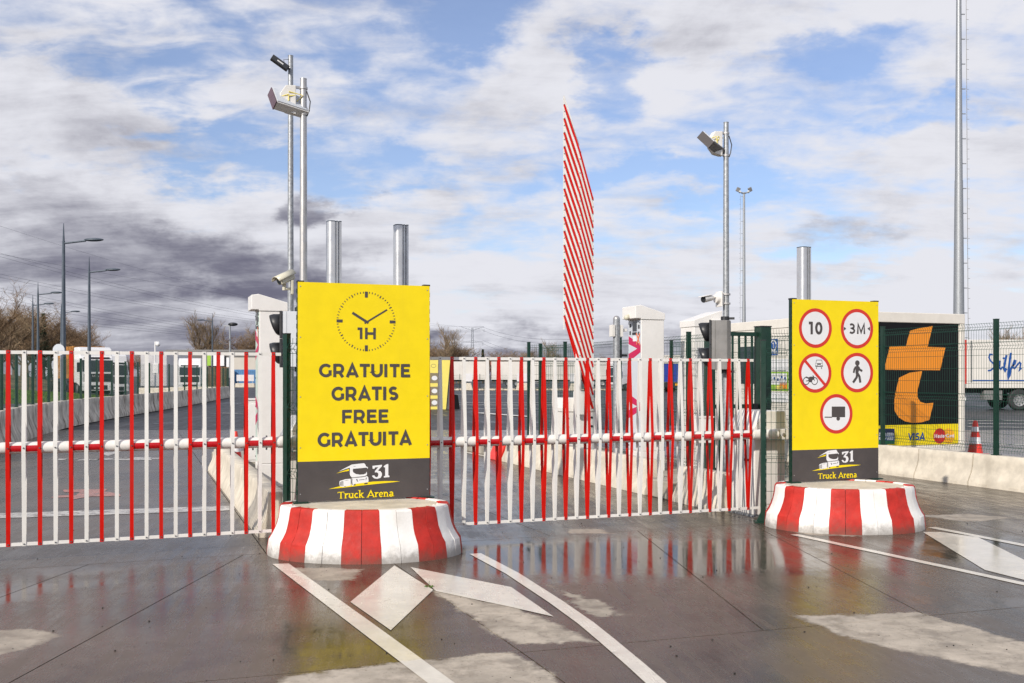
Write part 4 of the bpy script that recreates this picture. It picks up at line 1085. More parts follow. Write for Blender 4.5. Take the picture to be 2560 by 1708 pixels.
kiosk('white ticket kiosk with mint front left of the clock sign', 1.555, 14.0, 0.17, 0.44, 0.45, 2.54, -1, M['panel_mint'], M['magenta'], lamp=False)
kiosk('white ticket kiosk with magenta chevrons and orange tape right of the raised gate', 7.52, 14.15, 0.17, 0.43, 0.46, 2.55, -1, M['panel_grey'], M['magenta'])
kiosk('white kiosk with roof rising to the right behind the right signal', 8.58, 14.3, 0.17, 0.42, 0.46, 2.46, 1, M['panel_grey'], M['magenta'])
t = siteT('power_cabinet', 'small white switch cabinet behind the left ticket kiosk', 'cabinet', 1.72, 17.2, 0.17)
MB().box(0, 0.32, 0, 0.3, 0.08, 1.12).build('body', M['kiosk'], t, bevel=0.01); MB().box(0.02, 0.30, -0.012, -0.0, 0.12, 1.06).build('door', M['kiosk'], t, bevel=0.004)
MB().box(-0.02, 0.34, -0.02, 0.32, 0, 0.078).build('plinth', M['island'], t); MB().box(-0.015, 0.335, -0.015, 0.315, 1.122, 1.15).build('lid', M['kiosk'], t)


# ------------------------------------------------------------------ poles with signals, readers and cameras
def pole(label, u, v, h, r0, r1, mat, group=None, name='steel_pole', flange=0.17):
    root = siteT(name, label, 'pole', u, v, 0.0, group)
    MB().cyl((0, 0, 0.012 + flange), (0, 0, h), r0, r1, n=22).build('shaft', mat, root, smooth=40)
    MB().box(-0.12, 0.12, -0.12, 0.12, flange, flange + 0.014).build('base_plate', mat, root)
    MB().cyl((0, 0, h), (0, 0, h + 0.006), r1 * 1.06, n=18).build('cap', mat, root)
    return root


pole('tall thin galvanised pole topped by the black floodlight', 1.70, 12.0, 5.50, 0.041, 0.030, M['galv'])
pole('tall silver pole left carrying the tilted plum-ended reader', 1.72, 11.15, 4.99, 0.049, 0.036, M['steel'])
pole('galvanised pole carrying signal, bullet camera and grey reader', 7.20, 11.2, 5.01, 0.048, 0.033, M['galv'])


def clamp(b, z, r): b.cyl((0, 0, z - 0.012), (0, 0, z + 0.012), r, n=18)


def reader(label, u, v, z, r, endmat, body, corner, edges):
    """tilted box antenna hung on the side of a pole; (u, v) is the pole, z the height of the bracket"""
    root = siteT('tag_reader', label, 'reader', u, v, z)
    b = MB(); clamp(b, 0.15, r + 0.006); clamp(b, -0.14, r + 0.006); b.box(-0.13, -r, -0.012, 0.012, 0.14, 0.165); b.box(-0.10, -r, -0.012, 0.012, -0.15, -0.125); b.build('pole_clamp', M['steel'], root)
    MB().prism([(-0.09, -0.16), (-0.09, 0.16), (-0.20, 0.15), (-0.26, 0.06), (-0.27, -0.06), (-0.20, -0.14)], 'y', -0.06, 0.03).build('bracket', M['cab'], root, bevel=0.006)
    # box antenna from its three edge directions (world), turned into the site frame
    inv = Matrix.Rotation(-TH, 3, 'Z'); e1, e2, e3 = [inv @ Vector(e) for e in edges]; P0 = inv @ (at(corner[0], corner[1], corner[2]) - W(u, v, z))
    def hexa(p, a, b_, c_): return MB().add([p, p + a, p + a + b_, p + b_, p + c_, p + a + c_, p + a + b_ + c_, p + b_ + c_], [(0, 3, 2, 1), (4, 5, 6, 7), (0, 1, 5, 4), (1, 2, 6, 5), (2, 3, 7, 6), (3, 0, 4, 7)])
    n3 = e3.normalized()
    hexa(P0 + n3 * 0.012, e1, e2, e3).build('housing', body, root, bevel=0.004)
    hexa(P0 - e1 * 0.04 - e2 * 0.02, e1 * 1.08, e2 * 1.04, n3 * 0.011).build('end_cap', endmat, root, bevel=0.002)
    hexa(P0 + e1 * 1.01 + n3 * 0.02, e1.normalized() * 0.01, e2 * 0.95, e3 * 0.9).build('lid', M['panel_grey'], root)
    c = P0 + e1 + e2 * 0.5 + e3 * 0.5; cb = MB()
    for k in range(3): cb.tube([c + e3 * (-0.3 + 0.25 * k), c + e1.normalized() * (0.06 + 0.02 * k) + e3 * (-0.1 + 0.2 * k), Vector((-0.17, -0.068, -0.02 + 0.05 * k))], 0.006, 5)
    cb.build('cable', M['yellow_pale'], root)
    MB().tube([(0.03, -0.02, 0.12), (r + 0.03, -0.03, 0.0), (r + 0.02, -0.02, -0.1), (r * 0.9, -0.02, -0.16)], 0.007, 6).build('drop_cable', M['black'], root, smooth=60)
    return root


reader('grey reader box with plum end cap on the tall silver pole', 1.72, 11.15, 4.74, 0.040, M['plum'], M['cab'], (669, 238, 10.98), ((0.050, -0.05, 0.068), (0.092, -0.155, -0.195), (0.30, 0.24, -0.05)))
reader('dark grey reader box near the top of the right pole', 7.20, 11.2, 4.72, 0.036, M['charcoal'], M['tl_grey'], (1743, 344, 12.88), ((0.063, -0.034, 0.072), (0.117, -0.127, -0.162), (0.209, 0.266, -0.058)))

t = siteT('floodlight', 'small black floodlight at the top of the left poles', 'floodlight', 1.70, 12.0, 5.36); t.scale = (0.66, 0.66, 0.66)
b = MB(); clamp(b, -0.03, 0.036); b.cyl((-0.03, -0.02, -0.03), (-0.12, -0.05, 0.0), 0.014, n=8); b.build('arm', M['black'], t)
m = Matrix.Rotation(rad(32), 3, 'Y')
MB().obox((-0.20, -0.08, 0.04), 0.34, 0.10, 0.10, m @ Matrix.Rotation(rad(0), 3, 'X')).build('housing', M['black'], t, bevel=0.008)
lc = Vector((-0.20, -0.08, 0.04))
MB().obox(lc + m @ Vector((0, -0.052, 0)), 0.30, 0.006, 0.075, m).build('reflector', M['screen'], t)
MB().obox(lc + m @ Vector((0, -0.058, 0)), 0.12, 0.006, 0.022, m).build('lamp', M['lens'], t)
MB().tube([(-0.10, -0.05, 0.0), (-0.13, -0.05, 0.12), (-0.04, -0.03, 0.14), (-0.02, 0, 0.13)], 0.005, 5).build('cable', M['black'], t)


def signal(label, u, v, zc, housing, turn):
    """two lamp signal seen from its side, lenses facing -u"""
    root = siteT('traffic_signal', label, 'traffic signal', u, v, zc, 'signals at the gates'); root.rotation_euler = (0, 0, turn); root.scale = (1.1, 1.1, 1.06)
    h = 0.60
    MB().prism([(-0.20, -0.13), (-0.16, -0.13), (-0.15, -0.125), (-0.02, -0.12), (0.015, -0.08), (0.015, 0.08), (-0.02, 0.12), (-0.15, 0.125), (-0.20, 0.13)], 'z', -h / 2, h / 2).build('housing', housing, root, bevel=0.006)
    MB().box(-0.225, -0.202, -0.145, 0.145, -h / 2 - 0.005, 0.003).box(-0.225, -0.202, -0.145, 0.145, 0.008, h / 2 + 0.005).build('backboard', M['black'], root)
    for z in (0.16, -0.15):
        b = MB(); n = 24; vs = []
        for i in range(3):
            for k in range(n):
                a = 2 * math.pi * k / n; reach = 0.06 + 0.075 * (0.5 + 0.5 * math.sin(a))
                xx = (-0.225, -0.225 - reach * 0.75, -0.225 - reach)[i]; sc = (1.0, 0.99, 0.90)[i]
                vs.append((xx, 0.108 * sc * math.cos(a), z + 0.002 + 0.118 * sc * math.sin(a)))
        b.add(vs, [(i * n + k, i * n + (k + 1) % n, (i + 1) * n + (k + 1) % n, (i + 1) * n + k) for i in (0, 1) for k in range(n)])
        vz = b.build('visor', M['black'], root, smooth=60); so = vz.modifiers.new('wall', 'SOLIDIFY'); so.thickness = 0.004
        MB().sphere((-0.226, 0, z), 0.095, 16, 8, (0.25, 1, 1)).build('lens', M['glass'], root, smooth=60)
    for z in (h / 2, -h / 2 - 0.05): MB().cyl((-0.05, 0, z), (-0.05, 0, z + 0.05), 0.05, n=14).box(-0.05, 0.06, -0.012, 0.012, z + 0.012, z + 0.04).build('mounting_bracket', M['black'], root)
    return root


signal('light grey two lamp signal beside the clock sign', 1.80, 11.62, 2.12, M['panel_grey'], rad(0))
signal('dark grey two lamp signal on the right pole', 7.185, 11.10, 2.10, M['tl_grey'], rad(-15))

# cream camera on the clock sign, white bullet camera on the right pole, camera on the short post
t = siteT('security_camera', 'cream hooded camera on the top left corner of the clock sign', 'camera', ul1 - 0.02, SV1 + 0.09, zt1 - 0.04); t.scale = (0.78, 0.78, 0.78)
MB().box(-0.045, -0.014, -0.05, 0.05, -0.10, 0.075).build('wall_bracket', M['cream'], t, bevel=0.006)
MB().cyl((-0.045, 0, -0.03), (-0.13, 0, -0.035), 0.017, n=12).cyl((-0.125, 0, -0.05), (-0.125, 0, 0.055), 0.024, n=12).build('arm', M['cream'], t, smooth=50)
ax = Vector((-0.80, -0.42, -0.42)).normalized(); sd = Vector((0, 0, 1)).cross(ax).normalized(); up = ax.cross(sd)
m = Matrix((ax, sd, up)).transposed(); cc = Vector((-0.105, 0.0, 0.095))
MB().obox(cc, 0.22, 0.115, 0.09, m).build('body', M['cream'], t, bevel=0.02)
b = MB(); vs = []; n = 12
for x, k in ((-0.12, 1.0), (0.155, 1.0)):
    for i in range(n + 1):
        a = math.pi * i / n; p = cc + m @ Vector((x, 0.078 * math.cos(a), 0.02 + 0.062 * math.sin(a))); vs.append(p)
b.add(vs, [(i, i + 1, i + 1 + n + 1, i + n + 1) for i in range(n)])
hd = b.build('hood', M['cream'], t, smooth=60); so = hd.modifiers.new('wall', 'SOLIDIFY'); so.thickness = 0.005
MB().cyl(cc + ax * 0.109, cc + ax * 0.113, 0.036, n=16).build('lens', M['glass'], t)

t = siteT('security_camera', 'white bullet camera clamped to the right pole', 'camera', 7.20, 11.2, 2.71)
b = MB(); clamp(b, 0.055, 0.056); clamp(b, -0.065, 0.056); b.build('pole_clamp', M['steel'], t)
MB().box(-0.115, -0.095, -0.07, 0.07, -0.11, 0.09).box(-0.095, -0.045, -0.03, 0.03, -0.08, 0.075).build('back_box', M['kiosk'], t, bevel=0.004)
MB().cyl((-0.115, 0, 0.0), (-0.16, 0, 0.0), 0.066, 0.06, n=20).cyl((-0.16, 0, 0.02), (-0.25, -0.01, 0.012), 0.021, n=12).build('arm', M['kiosk'], t, smooth=50)
ax = Vector((-0.90, -0.36, -0.18)).normalized(); p = Vector((-0.25, -0.01, 0.0))
MB().cyl(p - ax * 0.03, p + ax * 0.14, 0.038, 0.043, n=20).build('body', M['kiosk'], t, smooth=50)
MB().cyl(p + ax * 0.13, p + ax * 0.144, 0.040, n=20).build('lens', M['black'], t, smooth=50)
sd = Vector((0, 0, 1)).cross(ax).normalized(); up = ax.cross(sd)
MB().obox(p + ax * 0.09 + up * 0.042, 0.19, 0.088, 0.008, Matrix((ax, sd, up)).transposed()).build('sun_shield', M['kiosk'], t, bevel=0.003)

# three aluminium profile columns
def column(label, u, v, h):
    root = siteT('aluminium_column', label, 'column', u, v, 0.0, 'aluminium profile columns'); z0 = 0.17
    prof = [(-0.085 + 0.045 * (1 - math.cos(a)), -0.045 * math.sin(a) - 0.02) for a in [math.pi / 2 * k / 6 for k in range(7)]]
    prof = [(-0.085, 0.06)] + [(-0.085, -0.02)] + [(-0.085 + 0.05 - 0.05 * math.cos(math.pi / 2 * k / 6), -0.02 - 0.05 * math.sin(math.pi / 2 * k / 6)) for k in range(1, 7)] + [(0.0, -0.07), (0.005, -0.045), (0.02, -0.045), (0.022, -0.065), (0.036, -0.065), (0.038, -0.03), (0.055, -0.03), (0.057, -0.06), (0.085, -0.055), (0.085, 0.06)]
    MB().prism(prof, 'z', z0 + 0.015, h).build('profile', M['alu'], root, smooth=35)
    MB().prism([(x * 1.01, y * 1.01) for x, y in prof], 'z', h, h + 0.012).build('end_cap', M['pole_dark'], root)
    MB().box(-0.14, 0.14, -0.12, 0.12, z0, z0 + 0.015).build('base_plate', M['galv'], root)
    return root


column('left aluminium column rising behind the clock sign', 2.27, 12.3, 3.60)
column('right aluminium column rising behind the clock sign', 3.12, 12.3, 3.60)
column('aluminium column rising behind the five plates sign', 9.25, 12.3, 3.60)

# short silver post with domed top beside the right kiosk
t = siteT('domed_post', 'silver post with domed top and clamp boxes beside the taped kiosk', 'post', 7.66, 15.3, 0.17)
MB().cyl((0, 0, 0.012), (0, 0, 2.50), 0.06, n=20).build('shaft', M['galv'], t, smooth=40); MB().sphere((0, 0, 2.50), 0.06, 16, 8).build('dome', M['steel'], t, smooth=60)
MB().box(-0.11, -0.055, -0.06, 0.06, 2.20, 2.40).box(0.055, 0.10, -0.06, 0.06, 2.20, 2.40).box(0.10, 0.19, -0.03, 0.03, 2.29, 2.34).build('clamp_box', M['cab'], t, bevel=0.004)
MB().box(0.055, 0.20, -0.02, 0.02, 1.86, 1.90).box(0.05, 0.09, -0.03, 0.03, 1.85, 1.98).build('bracket', M['black'], t)
MB().box(-0.1, 0.1, -0.1, 0.1, 0, 0.012).build('base_plate', M['galv'], t)

# green pedestrian gate with thick post, beside it a mesh strip
t = siteT('pedestrian_gate', 'green barred pedestrian gate with thick square post behind the middle gate end', 'gate', 7.86, 12.62, 0.17)
MB().box(0.80, 0.98, -0.09, 0.09, 0.0, 2.26).build('post', M['green'], t, bevel=0.006); MB().box(0.795, 0.985, -0.095, 0.095, 2.26, 2.275).build('post_cap', M['black'], t)
MB().box(-0.06, 0.04, -0.05, 0.05, 0.0, 2.22).build('hinge_post', M['green'], t, bevel=0.005)
for z in (0.12, 1.05, 2.12): MB().box(0.045, 0.795, -0.02, 0.02, z, z + 0.06).build('rail', M['green'], t)
me = MB().box(-0.013, 0.013, -0.013, 0.013, 0.18, 2.12).mesh('bar', M['green'])
for k in range(6): link('bar', me, t, (0.14 + 0.112 * k, 0, 0))
MB().box(0.70, 0.78, -0.05, -0.021, 0.95, 1.12).build('lock', M['black'], t)
pp = wire_panel_mesh(0.68, 2.2, 0.05, (0.06, 0.36, 0.66, 0.95)); link('mesh_panel', pp, t, (0.985, 0.0, 0.03))
# barrier arm of the gate reader box
t = siteT('control_box', 'white control box on a rail behind the middle gate', 'control box', 7.33, 12.0, 0.17)
MB().box(-0.02, 0.02, -0.02, 0.02, 0, 0.60).build('stand', M['galv'], t); MB().box(-0.10, 0.14, -0.06, 0.06, 0.60, 0.95).build('body', M['kiosk'], t, bevel=0.01); MB().box(-0.11, 0.15, -0.07, 0.07, 0.951, 0.97).build('lid', M['kiosk'], t)

# ------------------------------------------------------------------ container office with the orange t
CU, CVV, CW = 13.21, 15.65, 2.44
t = siteT('container_office', 'cream container office with large orange t on its black end', 'office', CU, CVV, 0.0)
CZ0, CZ1 = 0.30, 2.95
MB().box(0, CW, 0.02, 6.0, CZ0, CZ1 - 0.20).build('wall', M['container'], t)
MB().box(-0.02, CW + 0.02, -0.02, 6.02, CZ1 - 0.20, CZ1).build('roof', M['container'], t, bevel=0.012)
MB().box(-0.02, CW + 0.02, -0.02, 6.02, CZ0 - 0.12, CZ0).build('floor_frame', M['container'], t, bevel=0.01)
for x in (-0.02, CW - 0.10):
    for y in (-0.02, 5.9): MB().box(x, x + 0.12, y, y + 0.12, CZ0 + 0.001, CZ1 - 0.201).build('corner_post', M['container'], t, bevel=0.015)
for x in (0.15, CW - 0.4):
    for y in (0.2, 2.8, 5.5): MB().box(x, x + 0.25, y, y + 0.25, 0.0, CZ0 - 0.12).build('support_block', M['island'], t)
def mt(zx, zy): u, z = onV(1800 + zx * 0.44653, 700 + zy * 0.44643, CVV); return (u - CU, z)
def mc(zx, zy): u, z = onV(2190 + zx * 0.1234, 1040 + zy * 0.1234, CVV); return (u - CU, z)
zy_t = mt(1335, 805)[1]; xr = mt(1334, 500)[0]
MB().box(0.10, xr, 0.0, 0.0195, zy_t, CZ1 - 0.205).build('black_panel', M['panel_black'], t)
MB().box(0.10, xr, 0.0, 0.0195, CZ0 + 0.03, zy_t - 0.0006).build('yellow_panel', M['yellow'], t)
b = MB().flat([mt(*q) for q in [(1063, 285), (1110, 272), (1190, 258), (1162, 375), (1262, 378), (1232, 506), (918, 503), (950, 372), (1040, 372)]], -0.002)
b.flat([mt(*q) for q in [(1132, 510), (1105, 620), (1105, 655), (1120, 682), (1150, 692), (1195, 688), (1172, 784), (1130, 797), (1080, 801), (1035, 792), (1000, 770), (978, 735), (974, 690), (980, 640), (1002, 548), (1060, 520)]], -0.002)
b.build('letter_t', M['orange'], t)
MB().flat([mc(*q) for q in [(-60, 258), (375, 258), (375, 400), (-60, 400)]], -0.002).build('card_panel_top', M['navy'], t)
MB().flat([mc(*q) for q in [(-60, 400.5), (375, 400.5), (375, 500), (-60, 500)]], -0.002).build('card_panel_middle', M['blue_print'], t)
MB().flat([mc(*q) for q in [(-60, 500.5), (375, 500.5), (375, 570), (-60, 570)]], -0.002).build('card_panel_bottom', M['green_print'], t)
b = MB()
for q in ([(60, 340), (180, 335), (212, 360), (212, 405), (60, 405)], [(60, 420), (212, 420), (212, 450), (180, 488), (60, 488)], [(222, 340), (340, 340), (358, 360), (352, 405), (222, 405)], [(222, 420), (352, 420), (362, 445), (345, 488), (222, 488)]): b.flat([mc(*p) for p in q], -0.004)
b.build('card_letters', M['print_white'], t)
x0, _ = mc(640, 492); x1, _ = mc(985, 492); za = mc(800, 492)[1]; zb_ = mc(800, 345)[1]
lettering('lettering', 'VISA', x0, x1, za, zb_ - za, 0.22, M['blue_print'], t, -0.003, slant=0.12)
c0 = mc(1285, 405); cr = (mc(1285, 250)[1] - mc(1285, 560)[1]) / 2; c2 = mc(1470, 405)
MB().flat(disc_pts(c2[0], c2[1], cr), -0.002).build('amber_disc', M['amber'], t); MB().flat(disc_pts(c0[0], c0[1], cr), -0.0035).build('red_disc', M['mc_red'], t)
x0, za = mc(1172, 445); x1, _ = mc(1580, 445); zb_ = mc(1370, 365)[1]
lettering('lettering', 'MasterCard', x0, x1, za, zb_ - za, 0.2, M['print_white'], t, -0.005, slant=0.12)
# side wall notices: side faces -u, local x just below 0
def ms_(pxx, pyy): v, z = onU(pxx, pyy, CU); return (v - CVV, z)
def side(name, pa, pb, mat, off=0.004, par=None):
    y0, z0 = ms_(*pa); y1, z1 = ms_(*pb); return MB().box(-off - 0.003, -off, min(y0, y1), max(y0, y1), min(z0, z1), max(z0, z1)).build(name, mat, par or t)
side('blue_notice', (1923, 849), (1945, 888), M['blue_print'])
yc, zc_ = ms_(1934, 864); rr = 0.13
b = MB(); ring(b, yc, zc_, rr * 0.72, rr, 0, 24); b.v = [(-0.009, x, z) for x, y, z in b.v]; b.build('notice_ring', M['print_white'], t)
ya, za = ms_(1944, 885); yb, zb_ = ms_(1925, 879)
b = MB(); lo = lettering('lettering', 'ACCUEIL', -0.17, 0.17, 0, 0.075, 0.2, M['print_white'], t, 0.0); lo.rotation_euler = (0, 0, -math.pi / 2); lo.location = (-0.010, yc, za)
lo = lettering('lettering', '1', -0.03, 0.05, 0, 0.12, 0.25, M['print_white'], t, 0.0); lo.rotation_euler = (0, 0, -math.pi / 2); lo.location = (-0.010, yc, zc_ - 0.06)
side('poster', (1903, 899), (1971, 928), M['print_white']); side('poster', (1903, 930), (1971, 978), M['lime_print']); side('poster', (1903, 934), (1968, 962), M['print_white'], 0.008); side('poster', (1940, 964), (1958, 974), M['yellow_pale'], 0.008)
side('poster', (1903, 980), (1971, 1006), M['print_white']); side('poster', (1950, 957), (1968, 972), M['orange'], 0.008)
for k in range(5): side('poster_mark', (1926 + 9 * k, 940 + 3 * (k % 3)), (1930 + 9 * k, 946 + 3 * (k % 3)), M['blue_print'], 0.012)
side('window', (1846, 868), (1895, 960), M['glass'], 0.006)

# ------------------------------------------------------------------ traffic cones
def cone(label, x, y, z, h=0.75):
    root = thing('traffic_cone', label, 'cone', (x, y, z), rad(25)); k = h / 0.75
    MB().box(-0.2 * k, 0.2 * k, -0.2 * k, 0.2 * k, 0, 0.05 * k).build('foot', M['cone_red'], root, bevel=0.02)
    MB().lathe([(0.155 * k, 0.05 * k), (0.045 * k, 0.735 * k), (0.035 * k, h), (0.0, h)], 24).build('body', M['cone_red'], root, smooth=40)
    f = lambda z_: (0.155 - 0.11 * (z_ - 0.05) / 0.685)
    for a, c_ in ((0.26, 0.40), (0.52, 0.62)): MB().lathe([((f(a) + 0.003) * k, a * k), ((f(c_) + 0.003) * k, c_ * k)], 24).build('white_band', M['print_white'], root, smooth=40)
    return root


cone('red traffic cone with white bands right of the container office', 10.05, 21.6, -0.03, 0.76)
p = W(1.62, 18.2); cone('red traffic cone behind the small switch cabinet', p.x, p.y, 0.17, 0.55)

# ------------------------------------------------------------------ lorries and trailers
def wheel(root, x, y, r, w=0.3, side=-1):
    """wheel with axle along y"""
    ty = MB().lathe([(r * 0.62, -w / 2), (r * 0.9, -w / 2), (r, -w / 2 + 0.05), (r, w / 2 - 0.05), (r * 0.9, w / 2), (r * 0.62, w / 2)], 24)
    ty.v = [(a, c, b) for a, b, c in ty.v]; wh = ty.build('wheel', M['rubber'], root, smooth=40, loc=(x, y, r))
    rim = MB().lathe([(0.0, 0.0), (r * 0.22, 0.0), (r * 0.25, 0.05), (r * 0.5, 0.07), (r * 0.62, 0.0)], 20)
    rim.v = [(a, side * (w / 2 - 0.06 + 0 * c) + c * 0.4, b) for a, b, c in rim.v]; rim.build('rim', M['steel'], wh, smooth=40)
    nuts = MB()
    for k in range(8):
        a = 2 * math.pi * k / 8; nuts.cyl((r * 0.42 * math.cos(a), side * (w / 2 - 0.05), r * 0.42 * math.sin(a)), (r * 0.42 * math.cos(a), side * (w / 2 - 0.0), r * 0.42 * math.sin(a)), 0.03, n=6)
    nuts.build('wheel_nuts', M['bolt'], wh, kind='stuff')
    return wh


def trailer(label, x0, y, L, top, mat, group=None, rear_left=True, z=-0.03):
    """box trailer, its long side facing the viewer, from x0 to x0+L"""
    root = thing('box_trailer', label, 'trailer', (x0, y, z), 0.0, group); d = 2.5; fl = 1.12
    MB().box(0.06, L, 0, d, fl + 0.22, top).build('body', mat, root, bevel=0.03)
    MB().box(0.0, L, -0.01, d + 0.01, fl, fl + 0.215).build('lower_rail', mat, root, bevel=0.01)
    MB().box(0.15, L - 0.2, 0.6, d - 0.6, fl - 0.26, fl - 0.002).build('chassis', M['dark'], root)
    MB().box(0.0, 0.055, 0.0, 0.09, fl, top).box(0.0, 0.055, d - 0.09, d, fl, top).box(0.0, 0.055, 0.09, d - 0.09, top - 0.10, top).build('door_frame', M['print_red'] if rear_left else mat, root)
    MB().box(-0.02, 0.055, 0.10, 1.235, fl + 0.02, top - 0.11).build('door', mat, root); MB().box(-0.02, 0.055, 1.245, d - 0.10, fl + 0.02, top - 0.11).build('door', mat, root)
    MB().box(-0.03, 0.04, 0.05, d - 0.05, 0.50, 0.68).build('bumper', M['lens'], root); MB().box(-0.05, 0.0, 0.08, 0.45, 0.72, 0.84).build('tail_light', M['lamp_red'], root); MB().box(-0.05, 0.0, d - 0.45, d - 0.08, 0.72, 0.84).build('tail_light', M['lamp_red'], root)
    MB().box(L * 0.28 + 1.2, L * 0.62, 0.02, 0.06, 0.50, 0.62).box(L * 0.28 + 1.2, L * 0.62, 0.02, 0.06, 0.78, 0.90).build('side_guard', M['steel'], root)
    MB().box(1.0, 1.9, 0.1, 0.6, 0.52, 1.0).build('tool_box', M['tl_grey'], root, bevel=0.02)
    for wx in (2.75, 4.06, 5.37):
        wheel(root, wx, 0.20, 0.53); wheel(root, wx, d - 0.20, 0.53, side=1)
    MB().box(L - 3.2, L - 3.05, 0.3, 0.45, 0.10, fl).box(L - 3.3, L - 2.95, 0.2, 0.55, 0.0, 0.1).build('landing_leg', M['dark'], root)
    return root


TA = trailer('off white box trailer parked at the left of the far row', -18.2, 157, 14.3, 4.0, M['trailer'], 'trailers parked across the far yard')
TBt = trailer('off white box trailer with red edged doors in the middle of the far row', -3.35, 158, 13.6, 4.0, M['trailer'], 'trailers parked across the far yard')
trailer('off white box trailer seen through the island fence', 11.0, 166, 13.6, 4.0, M['trailer'], 'trailers parked across the far yard')
TS = trailer('white refrigerated trailer with blue script lettering behind the right fence', at(2414, 0, 50).x, 50, 13.6, 3.55, M['trailer'])
b = MB().box(0.35, 13.55, -0.006, -0.0005, 1.46, 1.53); b.build('blue_stripe', M['blue_print'], TS)
def sat(zx, zy): p = at(2390 + zx * 0.1912, 820 + zy * 0.1912, 50); return (p.x - TS.location.x, p.z + 0.03)
b = MB(); wd_ = 0.075
for k, st in enumerate(([(480, 350), (445, 345), (430, 385), (450, 430), (492, 470), (495, 520), (450, 555), (415, 560)], [(575, 430), (540, 470), (520, 515), (525, 545), (555, 520), (578, 440), (565, 520), (585, 540), (610, 505)],
                       [(660, 355), (635, 470), (625, 535), (640, 560), (660, 530)], [(608, 395), (665, 400)], [(718, 325), (700, 440), (680, 600), (680, 660), (700, 620), (715, 540), (735, 500)],
                       [(735, 500), (770, 470), (778, 430), (762, 425), (745, 470), (742, 520), (765, 530), (790, 495)], [(790, 495), (830, 450), (845, 465), (835, 520), (825, 555), (855, 525)])):
    b.ribbon([sat(*q) for q in st], wd_ * (1.5 if k in (2, 4) else 1.1), -0.008 - 0.0006 * k)
b.build('script_lettering', M['blue_print'], TS)
MB().box(0.25, 0.33, -0.004, 0.0, 1.4, 3.5).build('corner_trim', M['tl_grey'], TS)


def lorry(label, x, y, z, rz, col=None, name='lorry', brand=False):
    """tractor cab facing local -y"""
    root = thing(name, label, 'lorry', (x, y, z), rz); col = col or M['truck']; w = 1.22
    b = MB().prism([(0.0, 0.55), (-0.04, 1.7), (0.10, 2.75), (0.32, 3.0), (0.45, 3.55), (1.0, 3.72), (2.25, 3.72), (2.25, 0.9), (1.6, 0.9)], 'x', -w, w)
    b.build('cab', col, root, bevel=0.07)
    MB().prism([(-0.062, 1.78), (0.055, 2.68), (0.075, 2.68), (-0.04, 1.78)], 'x', -w + 0.12, w - 0.12).build('windscreen', M['glass'], root)
    MB().box(-w + 0.22, w - 0.22, -0.075, -0.035, 1.0, 1.62).build('grille', M['black'], root)
    MB().box(-w, w, -0.10, 0.28, 0.28, 0.92).build('bumper', col, root, bevel=0.05)
    MB().box(-0.75, 0.75, -0.108, -0.10, 0.36, 0.72).build('lower_grille', M['black'], root)
    for s in (-1, 1):
        MB().box(s * 0.98 - 0.17, s * 0.98 + 0.17, -0.125, -0.101, 0.60, 0.80).build('headlight', M['lens'], root, bevel=0.02)
        MB().box(s * 1.38 - 0.09, s * 1.38 + 0.09, 0.0, 0.14, 1.75, 2.5).box(s * 1.25 - 0.08, s * 1.25 + 0.08, 0.05, 0.09, 2.45, 2.5).build('mirror', M['black'], root, bevel=0.02)
        wh = MB().lathe([(0.3, -0.16), (0.5, -0.16), (0.52, -0.1), (0.52, 0.1), (0.5, 0.16), (0.3, 0.16)], 20); wh.v = [(c, a, b_) for a, b_, c in wh.v]
        wo = wh.build('wheel', M['rubber'], root, smooth=40, loc=(s * 1.05, 1.35, 0.52))
        MB().cyl((s * 0.08, 0, 0), (s * 0.12, 0, 0), 0.3, n=16).build('rim', M['steel'], wo)
    MB().box(-0.95, 0.95, 0.07, 0.20, 2.80, 2.92).build('sun_visor', M['black'], root)
    MB().box(-0.26, 0.26, -0.115, -0.109, 0.45, 0.56).build('number_plate', M['print_white'], root)
    if brand: lettering('lettering', 'MAN', -0.42, 0.42, 1.36, 0.17, 0.25, M['steel'], root, -0.08)
    MB().box(-0.45, 0.45, 2.25, 5.8, 0.62, 0.95).build('chassis', M['dark'], root)
    for s in (-1, 1):
        wh = MB().lathe([(0.3, -0.28), (0.5, -0.28), (0.52, -0.2), (0.52, 0.2), (0.5, 0.28), (0.3, 0.28)], 20); wh.v = [(c, a, b_) for a, b_, c in wh.v]
        wh.build('wheel', M['rubber'], root, smooth=40, loc=(s * 0.92, 4.9, 0.52))
    return root


# pallet lorry on the left with its load
LR = rad(36); lc_, ls_ = math.cos(LR), math.sin(LR)
p = at(243, 0, 78); lorry('white lorry hauling orange pallets behind the left gate', p.x, 78, 0.25, LR, brand=True)
t = thing('flatbed_trailer', 'flatbed trailer behind the white pallet lorry', 'trailer', (p.x - 2.6 * ls_, 78 + 2.6 * lc_, 0.25), LR)
MB().box(-1.25, 1.25, 0.0, 10, 1.05, 1.25).build('deck', M['dark'], t)
for s in (-1, 1):
    for k in range(3):
        wh = MB().lathe([(0.3, -0.16), (0.5, -0.16), (0.5, 0.16), (0.3, 0.16)], 16); wh.v = [(c_, a, b_) for a, b_, c_ in wh.v]; wh.build('wheel', M['rubber'], t, loc=(s * 1.0, 6.5 + 1.2 * k, 0.5))


def pallet_stack_mesh(name, w, d, n, mat):
    b = MB(); h = 0.144
    for k in range(n):
        z = k * h
        for x in (0, w / 2 - 0.05, w - 0.1): b.box(x, x + 0.1, 0, d, z, z + 0.02); b.box(x, x + 0.1, 0.0, 0.12, z + 0.02, z + 0.10); b.box(x, x + 0.1, d - 0.12, d, z + 0.02, z + 0.10)
        for j in range(5): y = j * (d - 0.12) / 4; b.box(0, w, y, y + 0.12, z + 0.10, z + 0.128)
    return b.mesh(name, mat)


